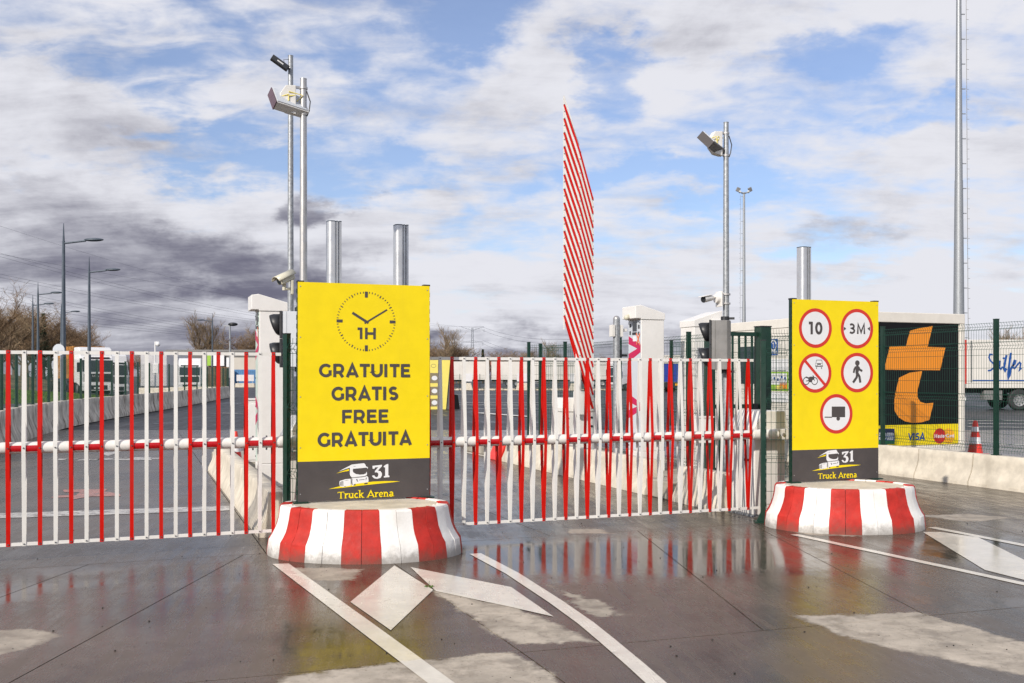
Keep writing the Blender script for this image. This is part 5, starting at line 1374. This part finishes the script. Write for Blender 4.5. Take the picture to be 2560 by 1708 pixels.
me1 = pallet_stack_mesh('pallet_stack', 1.2, 0.8, 18, M['wood']); k = 0
for col_ in range(2):
    for row_ in range(6):
        lx, ly = -1.22 + 1.24 * col_, 2.7 + 1.0 * row_
        q = link('pallet_stack', me1, None, (p.x + lx * lc_ - ly * ls_, 78 + lx * ls_ + ly * lc_, 1.50), rz=LR)
        tag(q, 'stack of orange wooden pallets loaded behind the white lorry', 'pallets', 'pallet stacks on the flatbed')
p2_ = at(288, 0, 90); lorry('grey and white lorry half hidden behind the pallet lorry', p2_.x, 90, 0.0, rad(42))
p = at(474, 0, 113); lorry('white lorry cab above the green fence by the grey warehouse', p.x, 113, 0.0, rad(14))
p = at(1532, 0, 118); lorry('dark windowed white lorry glimpsed left of the taped kiosk', p.x, 118, -0.03, rad(-62), name='lorry')
p = at(1672, 0, 108)
t = thing('curtain_trailer', 'blue and white trailer rear between the two right kiosks', 'trailer', (p.x, 108, -0.03), rad(5))
MB().box(-1.25, 1.25, 0.1, 13.0, 1.1, 3.05).build('curtain', M['blue_truck'], t); MB().box(-1.27, 1.27, 0.0, 13.02, 3.06, 4.0).build('upper_body', M['trailer'], t, bevel=0.03); MB().box(-1.27, 1.27, -0.02, -0.0, 3.40, 3.62).build('grey_band', M['clad_grey'], t)
MB().box(-1.25, 1.25, 0.0, 0.09, 1.1, 3.05).build('door', M['blue_truck'], t); MB().box(-1.2, 1.2, -0.05, 0.08, 0.5, 1.0).build('bumper', M['dark'], t)
for s in (-1, 1):
    MB().box(s * 0.9 - 0.2, s * 0.9 + 0.2, -0.07, -0.051, 0.68, 0.90).build('tail_light', M['amber'], t)
    for k in range(3):
        wh = MB().lathe([(0.3, -0.16), (0.5, -0.16), (0.5, 0.16), (0.3, 0.16)], 16); wh.v = [(c_, a, b_) for a, b_, c_ in wh.v]; wh.build('wheel', M['rubber'], t, loc=(s * 1.0, 2.2 + 1.3 * k, 0.5))

# ------------------------------------------------------------------ far yard: kerb, blocks, faded yellow booth
b = MB(); random.seed(3)
for k in range(230):
    x = -17 + 0.145 * k; b.sphere((x + random.uniform(-.1, .1), 119 + random.uniform(-1.2, 1.2), 0.02), random.uniform(0.12, 0.26), 6, 4, (1.2, 1, 0.8))
tag(b.build('kerb_stones', M['stone']), 'row of loose pale stones edging the verge in the far yard', None, kind='stuff')
b = MB().box(-20, 20, 120.5, 122.8, -0.03, 0.14); tag(b.build('verge', M['grass']), 'narrow grass verge in the far yard', None, kind='structure')


def board_block(label, pxx, Y, w):
    p = at(pxx, 0, Y); root = thing('concrete_block', label, 'concrete block', (p.x, Y, 0.0), 0.0, 'concrete blocks with boards in the far yard')
    MB().prism([(-w / 2, 0), (w / 2, 0), (w / 2 - 0.1, 0.35), (w / 2 - 0.22, 0.85), (-w / 2 + 0.22, 0.85), (-w / 2 + 0.1, 0.35)], 'y', -0.3, 0.3).build('block', M['conc'], root, bevel=0.03)
    for s in (-1, 1): MB().box(s * w * 0.25 - 0.03, s * w * 0.25 + 0.03, -0.03, 0.03, 0.85, 1.95).build('leg', M['galv'], root)
    MB().box(-w * 0.40, w * 0.40, -0.07, -0.031, 1.05, 1.98).build('board', M['clad_white'], root)


board_block('small concrete block with white board left in the far yard', 1172, 117.5, 1.0)
board_block('wide concrete block with white board in the far yard', 1306, 117.0, 1.6)
board_block('concrete block with white board by the raised gate cabinet', 1436, 116.0, 1.3)
p = at(1105, 0, 51.6)
t = thing('yellow_totem', 'faded yellow totem with pictograms beside the clock sign edge', 'totem', (p.x, 51.6, -0.03), rad(12))
zt_ = 2.55
MB().prism([(-1.6, 0.0), (0.20, 0.0), (0.42, zt_), (-1.6, zt_)], 'y', -0.06, 0.0).build('front_panel', M['yellow_pale'], t)
MB().prism([(-1.5, 0.0), (0.52, 0.0), (0.62, 0.9), (0.52, zt_), (-1.5, zt_)], 'y', 0.002, 0.7).build('body', M['clad_grey'], t)
MB().prism([(0.0, 0.0), (0.95, 0.0), (0.85, 0.75), (0.0, 0.75)], 'y', 0.1, 0.9).build('foot_block', M['panel_black'], t)
for zc_, w_, h_ in ((1.62, 0.62, 0.52), (0.95, 0.50, 0.45), (0.35, 0.42, 0.4)):
    pl_ = MB().prism([(-0.62 + (0.0), zc_ - h_ / 2), (-0.62 + w_ - 0.05, zc_ - h_ / 2), (-0.62 + w_, zc_ + h_ / 2), (-0.62, zc_ + h_ / 2)], 'y', -0.064, -0.0605).build('pictogram', M['grey_print'], t)
    MB().flat(disc_pts(-0.40, zc_, 0.15, 16, 0.12), -0.066).build('pictogram_shape', M['print_white'], pl_)
MB().ribbon(arc(-0.45, 2.25, 0.13, 0.09, 0, 360, 14), 0.02, -0.063).build('cup_outline', M['grey_print'], t)

# ------------------------------------------------------------------ masts
def mast(label, x, y, h, r0, r1, lamps, ladder_side):
    root = thing('floodlight_mast', label, 'mast', (x, y, -0.03))
    zs = [0, h * 0.42, h * 0.42, h]
    MB().cyl((0, 0, 0), (0, 0, h * 0.45), r0, r0 + (r1 - r0) * 0.5, n=20).build('lower_shaft', M['galv'], root, smooth=40)
    MB().cyl((0, 0, h * 0.45), (0, 0, h), (r0 + (r1 - r0) * 0.5) * 0.93, r1, n=20).build('upper_shaft', M['galv'], root, smooth=40)
    b = MB(); lx = ladder_side * (r0 + 0.22)
    b.cyl((lx, 0.0, 2.0), (ladder_side * (r1 + 0.30), 0, h - 0.3), 0.016, n=6)
    k = 2.2
    while k < h - 0.4:
        f = k / h; cx_ = lx + (ladder_side * (r1 + 0.30) - lx) * f
        b.cyl((cx_, 0, k), (cx_ + ladder_side * 0.14, 0, k), 0.012, n=5); k += 0.6
    b.build('climbing_rail', M['tl_grey'], root)
    b = MB(); k = 2.5
    while k < h - 0.4:
        f = k / h; rr = r0 + (r1 - r0) * f; b.box(min(ladder_side * rr * 0.9, ladder_side * (rr + 0.2)), max(ladder_side * rr * 0.9, ladder_side * (rr + 0.2)), -0.03, 0.03, k, k + 0.05); k += 1.5
    b.build('rail_brackets', M['galv'], root, kind='stuff')
    if lamps:
        MB().cyl((-0.62, 0, h), (0.62, 0, h), 0.06, n=10).box(-0.3, 0.3, -0.2, 0.2, h - 0.10, h - 0.07).build('cross_arm', M['galv'], root)
        for s in (-1, 1):
            m = Matrix.Rotation(rad(-s * 24), 3, 'Y') @ Matrix.Rotation(rad(20), 3, 'X')
            fl = MB().obox((s * 0.72, -0.05, h + 0.36), 0.46, 0.20, 0.52, m).build('floodlight', M['tl_grey'], root, bevel=0.04)
            MB().obox(Vector((s * 0.72, -0.05, h + 0.36)) + m @ Vector((0, -0.11, 0)), 0.40, 0.02, 0.45, m).build('lens', M['steel'], fl)
            MB().obox((s * 0.50, -0.12, h + 0.12), 0.26, 0.16, 0.2, m).build('floodlight', M['lens'], root, bevel=0.03)
    return root


p = at(2397, 0, 60); mast('thick grey mast with climbing rail rising out of the picture at right', p.x, 60, 30.0, 0.36, 0.11, True, 1)
p = at(1860, 0, 121); mast('distant mast with two floodlights behind the right pole', p.x, 121, 24.0, 0.26, 0.13, True, -1)


def street_lamp(label, pxx, Y, h, arm, two=None, col='pole_dark'):
    p = at(pxx, 0, Y); root = thing('street_lamp', label, 'street lamp', (p.x, Y, -0.03), 0.0, 'street lamps along the left road')
    MB().cyl((0, 0, 0), (0, 0, h + 0.1), 0.13, 0.065, n=12).build('shaft', M[col], root, smooth=40)
    MB().cyl((0, 0, h + 0.1), (0, 0, h + 0.95), 0.055, 0.015, n=8).build('spike', M[col], root)
    MB().cyl((0, 0, h), (arm, 0, h + 0.12), 0.045, n=8).build('arm', M[col], root)
    MB().sphere((arm + 0.38 * (1 if arm > 0 else -1), 0, h + 0.17), 0.5, 12, 8, (0.95, 0.32, 0.17)).build('lamp_head', M[col], root, smooth=60)
    return root


for i, (pxx, yy, lab) in enumerate(((159, 607, 'nearest and tallest dark street lamp at the left'), (223, 680, 'second dark street lamp right of the tallest'), (95, 736, 'dark street lamp left of the tallest one'), (82, 763, 'leftmost small dark street lamp'), (153, 782, 'tiny distant street lamp behind the tallest one'))):
    street_lamp(lab, pxx, 6.3 * FPX / (HZ - yy), 8.0, 1.05)
street_lamp('distant dark street lamp with arm to the left beyond the left gate', 531, 6.3 * FPX / (HZ - 803), 8.0, -1.0)
p = at(575, 0, 118); t = thing('street_lamp', 'distant pale lamp post with hooded lamp left of the kiosk', 'street lamp', (p.x, 118, -0.03))
MB().cyl((0, 0, 0), (0, 0, 7.8), 0.13, 0.09, n=10).build('shaft', M['galv'], t); MB().sphere((0.35, 0, 7.85), 0.5, 10, 6, (1.2, 0.8, 0.45)).build('lamp_head', M['black'], t, smooth=60); MB().box(-0.8, 0.1, -0.05, 0.05, 7.62, 7.72).build('arm', M['galv'], t)
p = at(147, 0, 45.5); t = thing('road_sign', 'grey back of a round road sign above the left gate', 'road sign', (p.x, 45.5, -0.03))
MB().cyl((0.08, 0.03, 0), (0.08, 0.03, 3.25), 0.035, n=10).build('post', M['galv'], t); b = MB().cyl((0, 0, 2.92), (0, -0.02, 2.92), 0.27, n=28); b.build('plate', M['panel_grey'], t); MB().box(-0.2, 0.2, -0.03, -0.021, 2.86, 2.89).build('brace', M['galv'], t)
p = at(388, 0, 95); t = thing('camera_post', 'white post with camera beyond the left gate', 'camera post', (p.x, 95, -0.03))
MB().cyl((0, 0, 0), (0, 0, 5.0), 0.07, n=10).build('shaft', M['truck'], t); MB().sphere((0.3, -0.1, 4.75), 0.22, 10, 6).box(0, 0.35, -0.05, 0.05, 4.9, 5.0).build('camera', M['truck'], t); MB().box(-0.15, 0.35, -0.2, 0.0, 2.0, 2.9).build('box', M['truck'], t)

# ------------------------------------------------------------------ far left: warehouse, container, pallets, verge
def box_at(x0, x1, Y, d, z0, z1):
    a, b_ = at(x0, 0, Y).x, at(x1, 0, Y).x; return (a, b_, Y, Y + d, z0, z1)
t = thing('warehouse', 'long low grey warehouse with white end behind the left gate', 'warehouse', (0, 0, 0))
MB().box(*box_at(417, 640, 190, 18, -0.03, 6.3)).build('wall', M['clad_grey'], t); MB().box(*box_at(414, 643, 189.8, 18.4, 6.31, 6.7)).build('roof', M['tl_grey'], t)
MB().box(*box_at(352, 416.5, 170, 14, -0.03, 5.8)).build('wall', M['clad_white'], t)
bb = box_at(352, 416.5, 170, 14, 0, 5.8); b = MB()
for k in range(26): x = bb[0] + (bb[1] - bb[0]) * k / 26; b.box(x, x + 0.06, 169.94, 169.995, 0.0, 5.75)
b.build('cladding_ribs', M['clad_white'], t)
MB().box(*box_at(426, 446, 189.5, 0.4, 1.8, 5.4)).build('door', M['beige'], t)
MB().box(*box_at(585, 640, 189.5, 0.4, 2.0, 5.2)).build('loading_wall', M['beige'], t)
sg = MB().box(*box_at(518, 560, 189.4, 0.4, 3.6, 5.7)).build('banner', M['print_white'], t); MB().box(*box_at(518, 527, 189.3, 0.09, 3.65, 5.6)).build('banner_mark', M['lime_print'], sg)
MB().box(*box_at(566, 576, 189.4, 0.4, 1.2, 5.2)).build('notice_board', M['print_white'], t)
t = thing('shipping_container', 'rusty blue shipping container beyond the left lane', 'container', (at(602, 0, 160).x, 160, -0.03))
L = at(650, 0, 160).x - at(572, 0, 160).x
MB().box(-L / 2, L / 2, 0, 2.4, 0.12, 2.75).build('body', M['blue_container'], t)
b = MB()
for k in range(15): x = -L / 2 + 0.1 + k * (L - 0.2) / 15; b.box(x, x + 0.14, -0.05, -0.001, 0.3, 2.6)
b.build('ribs', M['blue_container'], t)
for s in (-1, 1): MB().box(s * (L / 2 - 0.08) - 0.08, s * (L / 2 - 0.08) + 0.08, -0.08, -0.051, 0.12, 2.75).build('corner_post', M['blue_container'], t)
MB().box(-L / 2, L / 2, 0.1, 2.3, 0, 0.119).build('base_frame', M['dark'], t)
p = at(613, 0, 150); t = thing('road_barrier', 'white ribbed barrier panel on a concrete block before the blue container', 'barrier', (p.x, 150, -0.03))
MB().box(-1.3, 1.3, 0, 0.08, 0.95, 1.9).build('panel', M['clad_white'], t)
b = MB()
for k in range(12): b.box(-1.25 + 0.21 * k, -1.19 + 0.21 * k, -0.03, -0.001, 1.0, 1.85)
b.build('panel_ribs', M['clad_white'], t)
for s in (-1, 1): MB().box(s * 1.1 - 0.04, s * 1.1 + 0.04, 0.0, 0.06, 0.6, 0.95).build('leg', M['galv'], t)
MB().prism([(-1.5, 0), (1.5, 0), (1.4, 0.62), (-1.4, 0.62)], 'y', -0.3, 0.4).build('block', M['conc'], t, bevel=0.03)
me2 = pallet_stack_mesh('pallet_stack', 1.2, 0.8, 22, M['wood_old'])
for k in range(5):
    for r_ in range(1):
        p = at(519 + 8.6 * k, 0, 158); q = link('pallet_stack', me2, None, (p.x, 158 + 1.0 * (k % 2), -0.03), rz=rad(random.uniform(-8, 8)))
        q.scale = (0.9, 1, 1.0); tag(q, 'tall stack of weathered pallets beside the grey warehouse', 'pallets', 'weathered pallet stacks by the warehouse')
for k, (pxx, w_) in enumerate(((440, 3.2), (395, 3.0), (468, 3.0), (498, 3.0))):
    p = at(pxx, 0, 74 + 4 * k); me = barrier_mesh('concrete_barrier', w_, 0.8, 0.3, M['conc']); q = link('concrete_barrier', me, None, (p.x - w_ / 2, 74 + 4 * k, -0.03), rz=rad(-90))
    tag(q, ('pale concrete barrier block behind the left fence, %s of the four' % ('second from the left', 'leftmost', 'third from the left', 'rightmost')[k]), 'barrier', 'pale barriers beyond the left fence')


def mound(name, label, cx, cy, rx, ry, h, mat, n=40, m=10, seed=1):
    rnd = random.Random(seed); vs = [(cx, cy, h)]; fs = []
    for j in range(1, m + 1):
        f = j / m
        for i in range(n):
            a = 2 * math.pi * i / n; z = h * (1 - f * f) ** 1.2 - 0.05 * f + rnd.uniform(-.02, .02)
            vs.append((cx + rx * f * math.cos(a), cy + ry * f * math.sin(a), z if j < m else -0.05))
    fs += [(0, 1 + i, 1 + (i + 1) % n) for i in range(n)]
    for j in range(m - 1):
        o_ = 1 + j * n
        fs += [(o_ + i, o_ + n + i, o_ + n + (i + 1) % n, o_ + (i + 1) % n) for i in range(n)]
    return tag(MB().add(vs, fs).build(name, mat, smooth=60), label, None, kind='structure'), (lambda x, y: h * max(0, 1 - ((x - cx) / rx) ** 2 - ((y - cy) / ry) ** 2) ** 1.2)


mo, hf = mound('grass_verge', 'green grass mound behind the left barriers', -44, 70, 15, 19, 0.85, M['grass'])
rnd = random.Random(5); b = MB(); vs = []; fs = []
for k in range(60000):
    a = rnd.uniform(0, 6.283); f = math.sqrt(rnd.random()); x, y = -44 + 14.8 * f * math.cos(a), 70 + 18.7 * f * math.sin(a); z = hf(x, y) - 0.03; h = rnd.uniform(0.06, 0.16); da = rnd.uniform(0, 6.283); w = 0.022
    o_ = len(vs); vs += [(x - w * math.cos(da), y - w * math.sin(da), z), (x + w * math.cos(da), y + w * math.sin(da), z), (x + rnd.uniform(-.06, .06), y + rnd.uniform(-.06, .06), z + h)]; fs.append((o_, o_ + 1, o_ + 2))
me = D.meshes.new('grass'); me.from_pydata(vs, [], fs); me.materials.append(M['blade']); tag(link('grass', me), 'short green grass on the mound behind the left barriers', None, kind='stuff')
o_, hb = mound('embankment', 'dry grassy bank below the bare trees at the left', -92, 132, 38, 22, 3.6, M['earth'], seed=4)


# ------------------------------------------------------------------ bare winter trees
def bare_tree_mesh(seed, h, spread, twigs=3, upright=0.5, lean=0.0):
    rnd = random.Random(seed); tr = MB(); cr = MB()
    def grow(p, d, L, r, lev):
        n = 3 if lev else 5; pts = [p]; rs = [r]; q = p.copy(); dd = d.copy()
        for k in range(n):
            dd = (dd + Vector((rnd.uniform(-1, 1), rnd.uniform(-1, 1), rnd.uniform(-0.5, 0.9))) * (0.16 if lev else 0.07)).normalized()
            q = q + dd * (L / n); pts.append(q.copy()); rs.append(r * (1 - 0.62 * (k + 1) / n))
        (tr if lev < 2 else cr).tube(pts, r, 5 if lev < 2 else 3, rs)
        if lev >= 4: return
        m = (9, 7, 6, 5)[lev]
        for k in range(m):
            f = rnd.uniform(0.28 if lev == 0 else 0.15, 1.0); i = min(int(f * n), n - 1); base = pts[i].lerp(pts[i + 1], f * n - i)
            a = rnd.uniform(0, 6.283); side = Vector((math.cos(a), math.sin(a), 0))
            nd = (dd * upright + side * spread * rnd.uniform(0.7, 1.2) + Vector((0, 0, 0.35))).normalized()
            grow(base, nd, L * rnd.uniform(0.42, 0.64) * (1.0 if lev else (1.15 - 0.45 * f)), max(0.0135, rs[i] * rnd.uniform(0.45, 0.6)), lev + 1)
    grow(Vector((0, 0, 0)), Vector((lean, 0, 1)).normalized(), h * 0.66, h * 0.022, 0)
    return tr, cr


TREES = []
for k, (sd, h, sp, up, mat) in enumerate(((11, 12, 0.75, 0.55, 'twig'), (23, 12, 0.95, 0.4, 'twig'), (37, 12, 0.55, 0.9, 'twig_pale'), (41, 12, 0.85, 0.5, 'twig_pale'))):
    a, c_ = bare_tree_mesh(sd, h, sp, upright=up); TREES.append((a.mesh('trunk', M['bark'], smooth=60), c_.mesh('crown', M[mat])))


TCOUNT = {}


def tree(label, pxx, Y, h, kind, rz, group='bare winter trees'):
    k_ = TCOUNT[group] = TCOUNT.get(group, -1) + 1
    p = at(pxx, 0, Y); root = thing('bare_tree', label + ', %s from the left' % ORD[k_], 'tree', (p.x, Y, -0.05), rz, group)
    root.scale = (h / 12 * 1.2, h / 12 * 1.2, h / 12 * 1.0)
    link('trunk', TREES[kind][0], root); link('crown', TREES[kind][1], root)
    return root


rnd = random.Random(9)
wood = [(-18, 120, 13.5, 0), (20, 128, 13.0, 3), (34, 160, 13.0, 0), (52, 138, 12.8, 1), (96, 168, 13.5, 1), (84, 150, 12.0, 0), (112, 142, 13.0, 1), (140, 150, 13.2, 0), (168, 150, 10.8, 3), (192, 148, 10.4, 0), (180, 165, 11.6, 1), (204, 168, 10.6, 0), (216, 142, 9.2, 1), (233, 150, 7.0, 3), (4, 150, 13.0, 1), (68, 165, 13.0, 2), (126, 170, 13.4, 3)]
for i, (pxx, Y, h, k) in enumerate(sorted(wood)):
    nm = 'bare brown tree in the wood at the left edge' if pxx < 100 else 'bare brown tree behind the pallet lorry'
    tree(nm, pxx, Y, h, k, rnd.uniform(0, 6), 'wood at the left' if pxx < 100 else 'trees behind the pallet lorry')
for pxx, Y, h, k in ((490, 236, 10, 3), (503, 230, 15.5, 2), (520, 235, 12.5, 0), (534, 232, 15.0, 2), (548, 236, 11.5, 1)): tree('slim bare tree behind the grey warehouse', pxx, Y, h, k, rnd.uniform(0, 6), 'trees behind the warehouse')
for pxx, Y, h, k in ((600, 220, 12.5, 1), (625, 222, 14, 0), (650, 225, 15, 3)): tree('bare tree rising left of the ticket kiosk', pxx, Y, h, k, rnd.uniform(0, 6), 'trees left of the kiosk')
for pxx, Y, h, k in ((275, 262, 7.5, 1), (300, 260, 8, 1), (325, 262, 8.2, 0), (350, 262, 9, 3)): tree('low bare tree in the gap beyond the left lorries', pxx, Y, h, k, rnd.uniform(0, 6), 'low trees beyond the lorries')
for pxx, Y, h, k in ((1070, 230, 10, 1), (1078, 215, 9.5, 0), (1090, 235, 10, 3), (1098, 218, 10, 3), (1108, 232, 10, 1), (1118, 212, 12.0, 2), (1136, 215, 11.6, 0), (1146, 230, 10, 1), (1154, 220, 10, 3)): tree('bare tree between the clock sign and the pylon', pxx, Y, h, k, rnd.uniform(0, 6), 'trees right of the clock sign')
for pxx, Y, h, k in ((1212, 275, 8, 1), (1222, 260, 8.4, 3), (1234, 272, 8.8, 0), (1246, 255, 9.4, 1), (1260, 272, 9, 1), (1272, 250, 8.8, 0), (1284, 270, 9, 0), (1296, 250, 9.8, 3), (1320, 255, 9.6, 1), (1345, 255, 8.6, 0), (1372, 255, 10.6, 2), (1396, 255, 9.0, 1)): tree('low bare tree between the pylon and the raised gate', pxx, Y, h, k, rnd.uniform(0, 6), 'trees right of the pylon')
for pxx, Y, h, k in ((1466, 260, 8.2, 0), (1500, 260, 8.0, 1), (1640, 260, 8, 3)): tree('low bare tree behind the island fence', pxx, Y, h, k, rnd.uniform(0, 6), 'trees behind the island fence')
for pxx, Y, h, k in ((2496, 205, 10.8, 2), (2522, 210, 11.4, 2), (2548, 206, 11.0, 2)): tree('bare tree above the refrigerated trailer', pxx, Y, h, k, rnd.uniform(0, 6), 'trees above the right trailer')


def evergreen(label, pxx, Y, h, wd2):
    p = at(pxx, 0, Y); root = thing('evergreen_tree', label, 'tree', (p.x, Y, -0.05)); rnd = random.Random(int(pxx))
    MB().cyl((0, 0, 0), (0, 0, h * 0.7), 0.18, 0.06, n=8).build('trunk', M['bark'], root)
    vs = []; fs = []
    for k in range(3200):
        f = rnd.random(); z = h * (0.12 + 0.88 * f); rr = wd2 * (1.05 - f) ** 0.7 * (0.7 + 0.4 * math.sin(9 * f + 3 * math.sin(5 * f))); a = rnd.uniform(0, 6.283); q = math.sqrt(rnd.random()); x, y = rr * q * math.cos(a), rr * q * math.sin(a)
        s = rnd.uniform(0.10, 0.26); d1 = Vector((rnd.uniform(-1, 1), rnd.uniform(-1, 1), rnd.uniform(-.6, .6))).normalized() * s; d2 = Vector((rnd.uniform(-1, 1), rnd.uniform(-1, 1), rnd.uniform(-1, 1))).normalized() * s * 0.6
        c_ = Vector((x, y, z)); o_ = len(vs); vs += [c_ - d1, c_ + d2, c_ + d1]; fs.append((o_, o_ + 1, o_ + 2))
    me = D.meshes.new('crown'); me.from_pydata([tuple(v) for v in vs], [], fs); me.materials.append(M['leaf_dark']); link('crown', me, root)


evergreen('dark evergreen standing right of the pylon', 1207, 235, 8.0, 2.6)
evergreen('dark ivy covered tree in the left wood', 108, 140, 10.5, 2.4)

# ------------------------------------------------------------------ pylon and power lines
PY = 900.0; pp = at(1181, 0, PY); H = 46.0
t = thing('power_pylon', 'lattice power pylon on the horizon right of the clock sign', 'pylon', (pp.x, PY, -0.05))
b = MB(); rr = 0.16
lv = [(0, 3.6), (8, 2.9), (16, 2.2), (23, 1.6), (29, 1.15), (34, 1.0), (38, 0.9), (42, 0.8), (H - 1, 0.6)]
for i in range(len(lv) - 1):
    (za, wa), (zb_, wb) = lv[i], lv[i + 1]
    for sx in (-1, 1):
        for sy in (-1, 1): b.cyl((sx * wa, sy * wa, za), (sx * wb, sy * wb, zb_), rr, n=4, cap=False)
    for s in (-1, 1):
        b.cyl((-wa, s * wa, za), (wb, s * wb, zb_), rr * 0.6, n=3, cap=False); b.cyl((wa, s * wa, za), (-wb, s * wb, zb_), rr * 0.6, n=3, cap=False); b.cyl((-wb, s * wb, zb_), (wb, s * wb, zb_), rr * 0.6, n=3, cap=False)
b.build('lattice_tower', M['pylon'], t)
for zz, wa in ((32, 9.5), (44, 10.5)):
    b = MB()
    for s in (-1, 1):
        for y in (-0.7, 0.7): b.cyl((0, y, zz + (0.0 if zz < 40 else -1.2)), (s * wa, 0, zz + (0.4 if zz < 40 else 2.2)), rr * 0.8, n=4, cap=False); b.cyl((0, y, zz + 1.6), (s * wa, 0, zz + (0.4 if zz < 40 else 2.2)), rr * 0.6, n=3, cap=False)
        for k in range(1, 4): x = s * wa * k / 4; b.cyl((x, 0, zz + 1.6 * (1 - k / 4)), (x + s * wa / 8, 0, zz + 0.1), rr * 0.5, n=3, cap=False)
        b.cyl((s * wa, 0, zz + 0.3), (s * wa, 0, zz - 2.8), 0.15, n=4)
    b.build('cross_arm', M['pylon'], t)

a0, a1 = (-231.0, 450.0), (pp.x, PY)
wires = [('topmost earth wire crossing the sky at the left', 566, 748, 46.5, 0), ('thin upper wire of the left power lines', 636, 745, 46.0, 1), ('upper bundled power line at the left', 638, 789, 43.0, 2), ('second bundled power line at the left', 690, 800, 42.5, 3),
         ('third bundled power line at the left', 725, 840, 30.5, 4), ('fourth power line at the left', 750, 846, 30.0, 5), ('lowest power line at the left', 785, 850, 29.0, 6)]
for lab, y0, y6, zend, k in wires:
    end = (a1[0] + (-9 if k % 2 else 9), a1[1]); tm = 0.365
    z0 = CAMH + (HZ - y0) / FPX * a0[1]; z6 = CAMH + (HZ - y6) / FPX * (a0[1] + (a1[1] - a0[1]) * tm)
    # parabola through the three heights
    A_ = ((zend - z0) * tm - (z6 - z0)) / (tm - tm * tm) ; B_ = (zend - z0) - A_
    b = MB()
    for off in ((0.0,) if k < 2 else (-0.9, 0.9)):
        pts = []
        for i in range(-6, 25): s = i / 24; pts.append((a0[0] + (end[0] - a0[0]) * s + off, a0[1] + (end[1] - a0[1]) * s, z0 + A_ * s * s + B_ * s + abs(off) * 0.6 * (1 if off > 0 else -1)))
        b.tube(pts, 0.05 if k else 0.04, 4)
    tag(b.build('power_line', M['wire']), lab, 'power line', 'power lines at the left')
for k, (zend, s) in enumerate(((43, 1), (31, 1))):
    b = MB()
    for off in (0, 3):
        pts = [(pp.x + 9 * s + (70 + off) * f, PY - 250 * f, zend + off - 14 * f + (-18 * f * (1 - f)) - 6 * f) for f in [i / 10 for i in range(11)]]; b.tube(pts, 0.10, 4)
    tag(b.build('power_line', M['wire']), ('upper' if k == 0 else 'lower') + ' power line leaving the pylon to the right', 'power line', 'power lines right of the pylon')
bpy.context.view_layer.update()
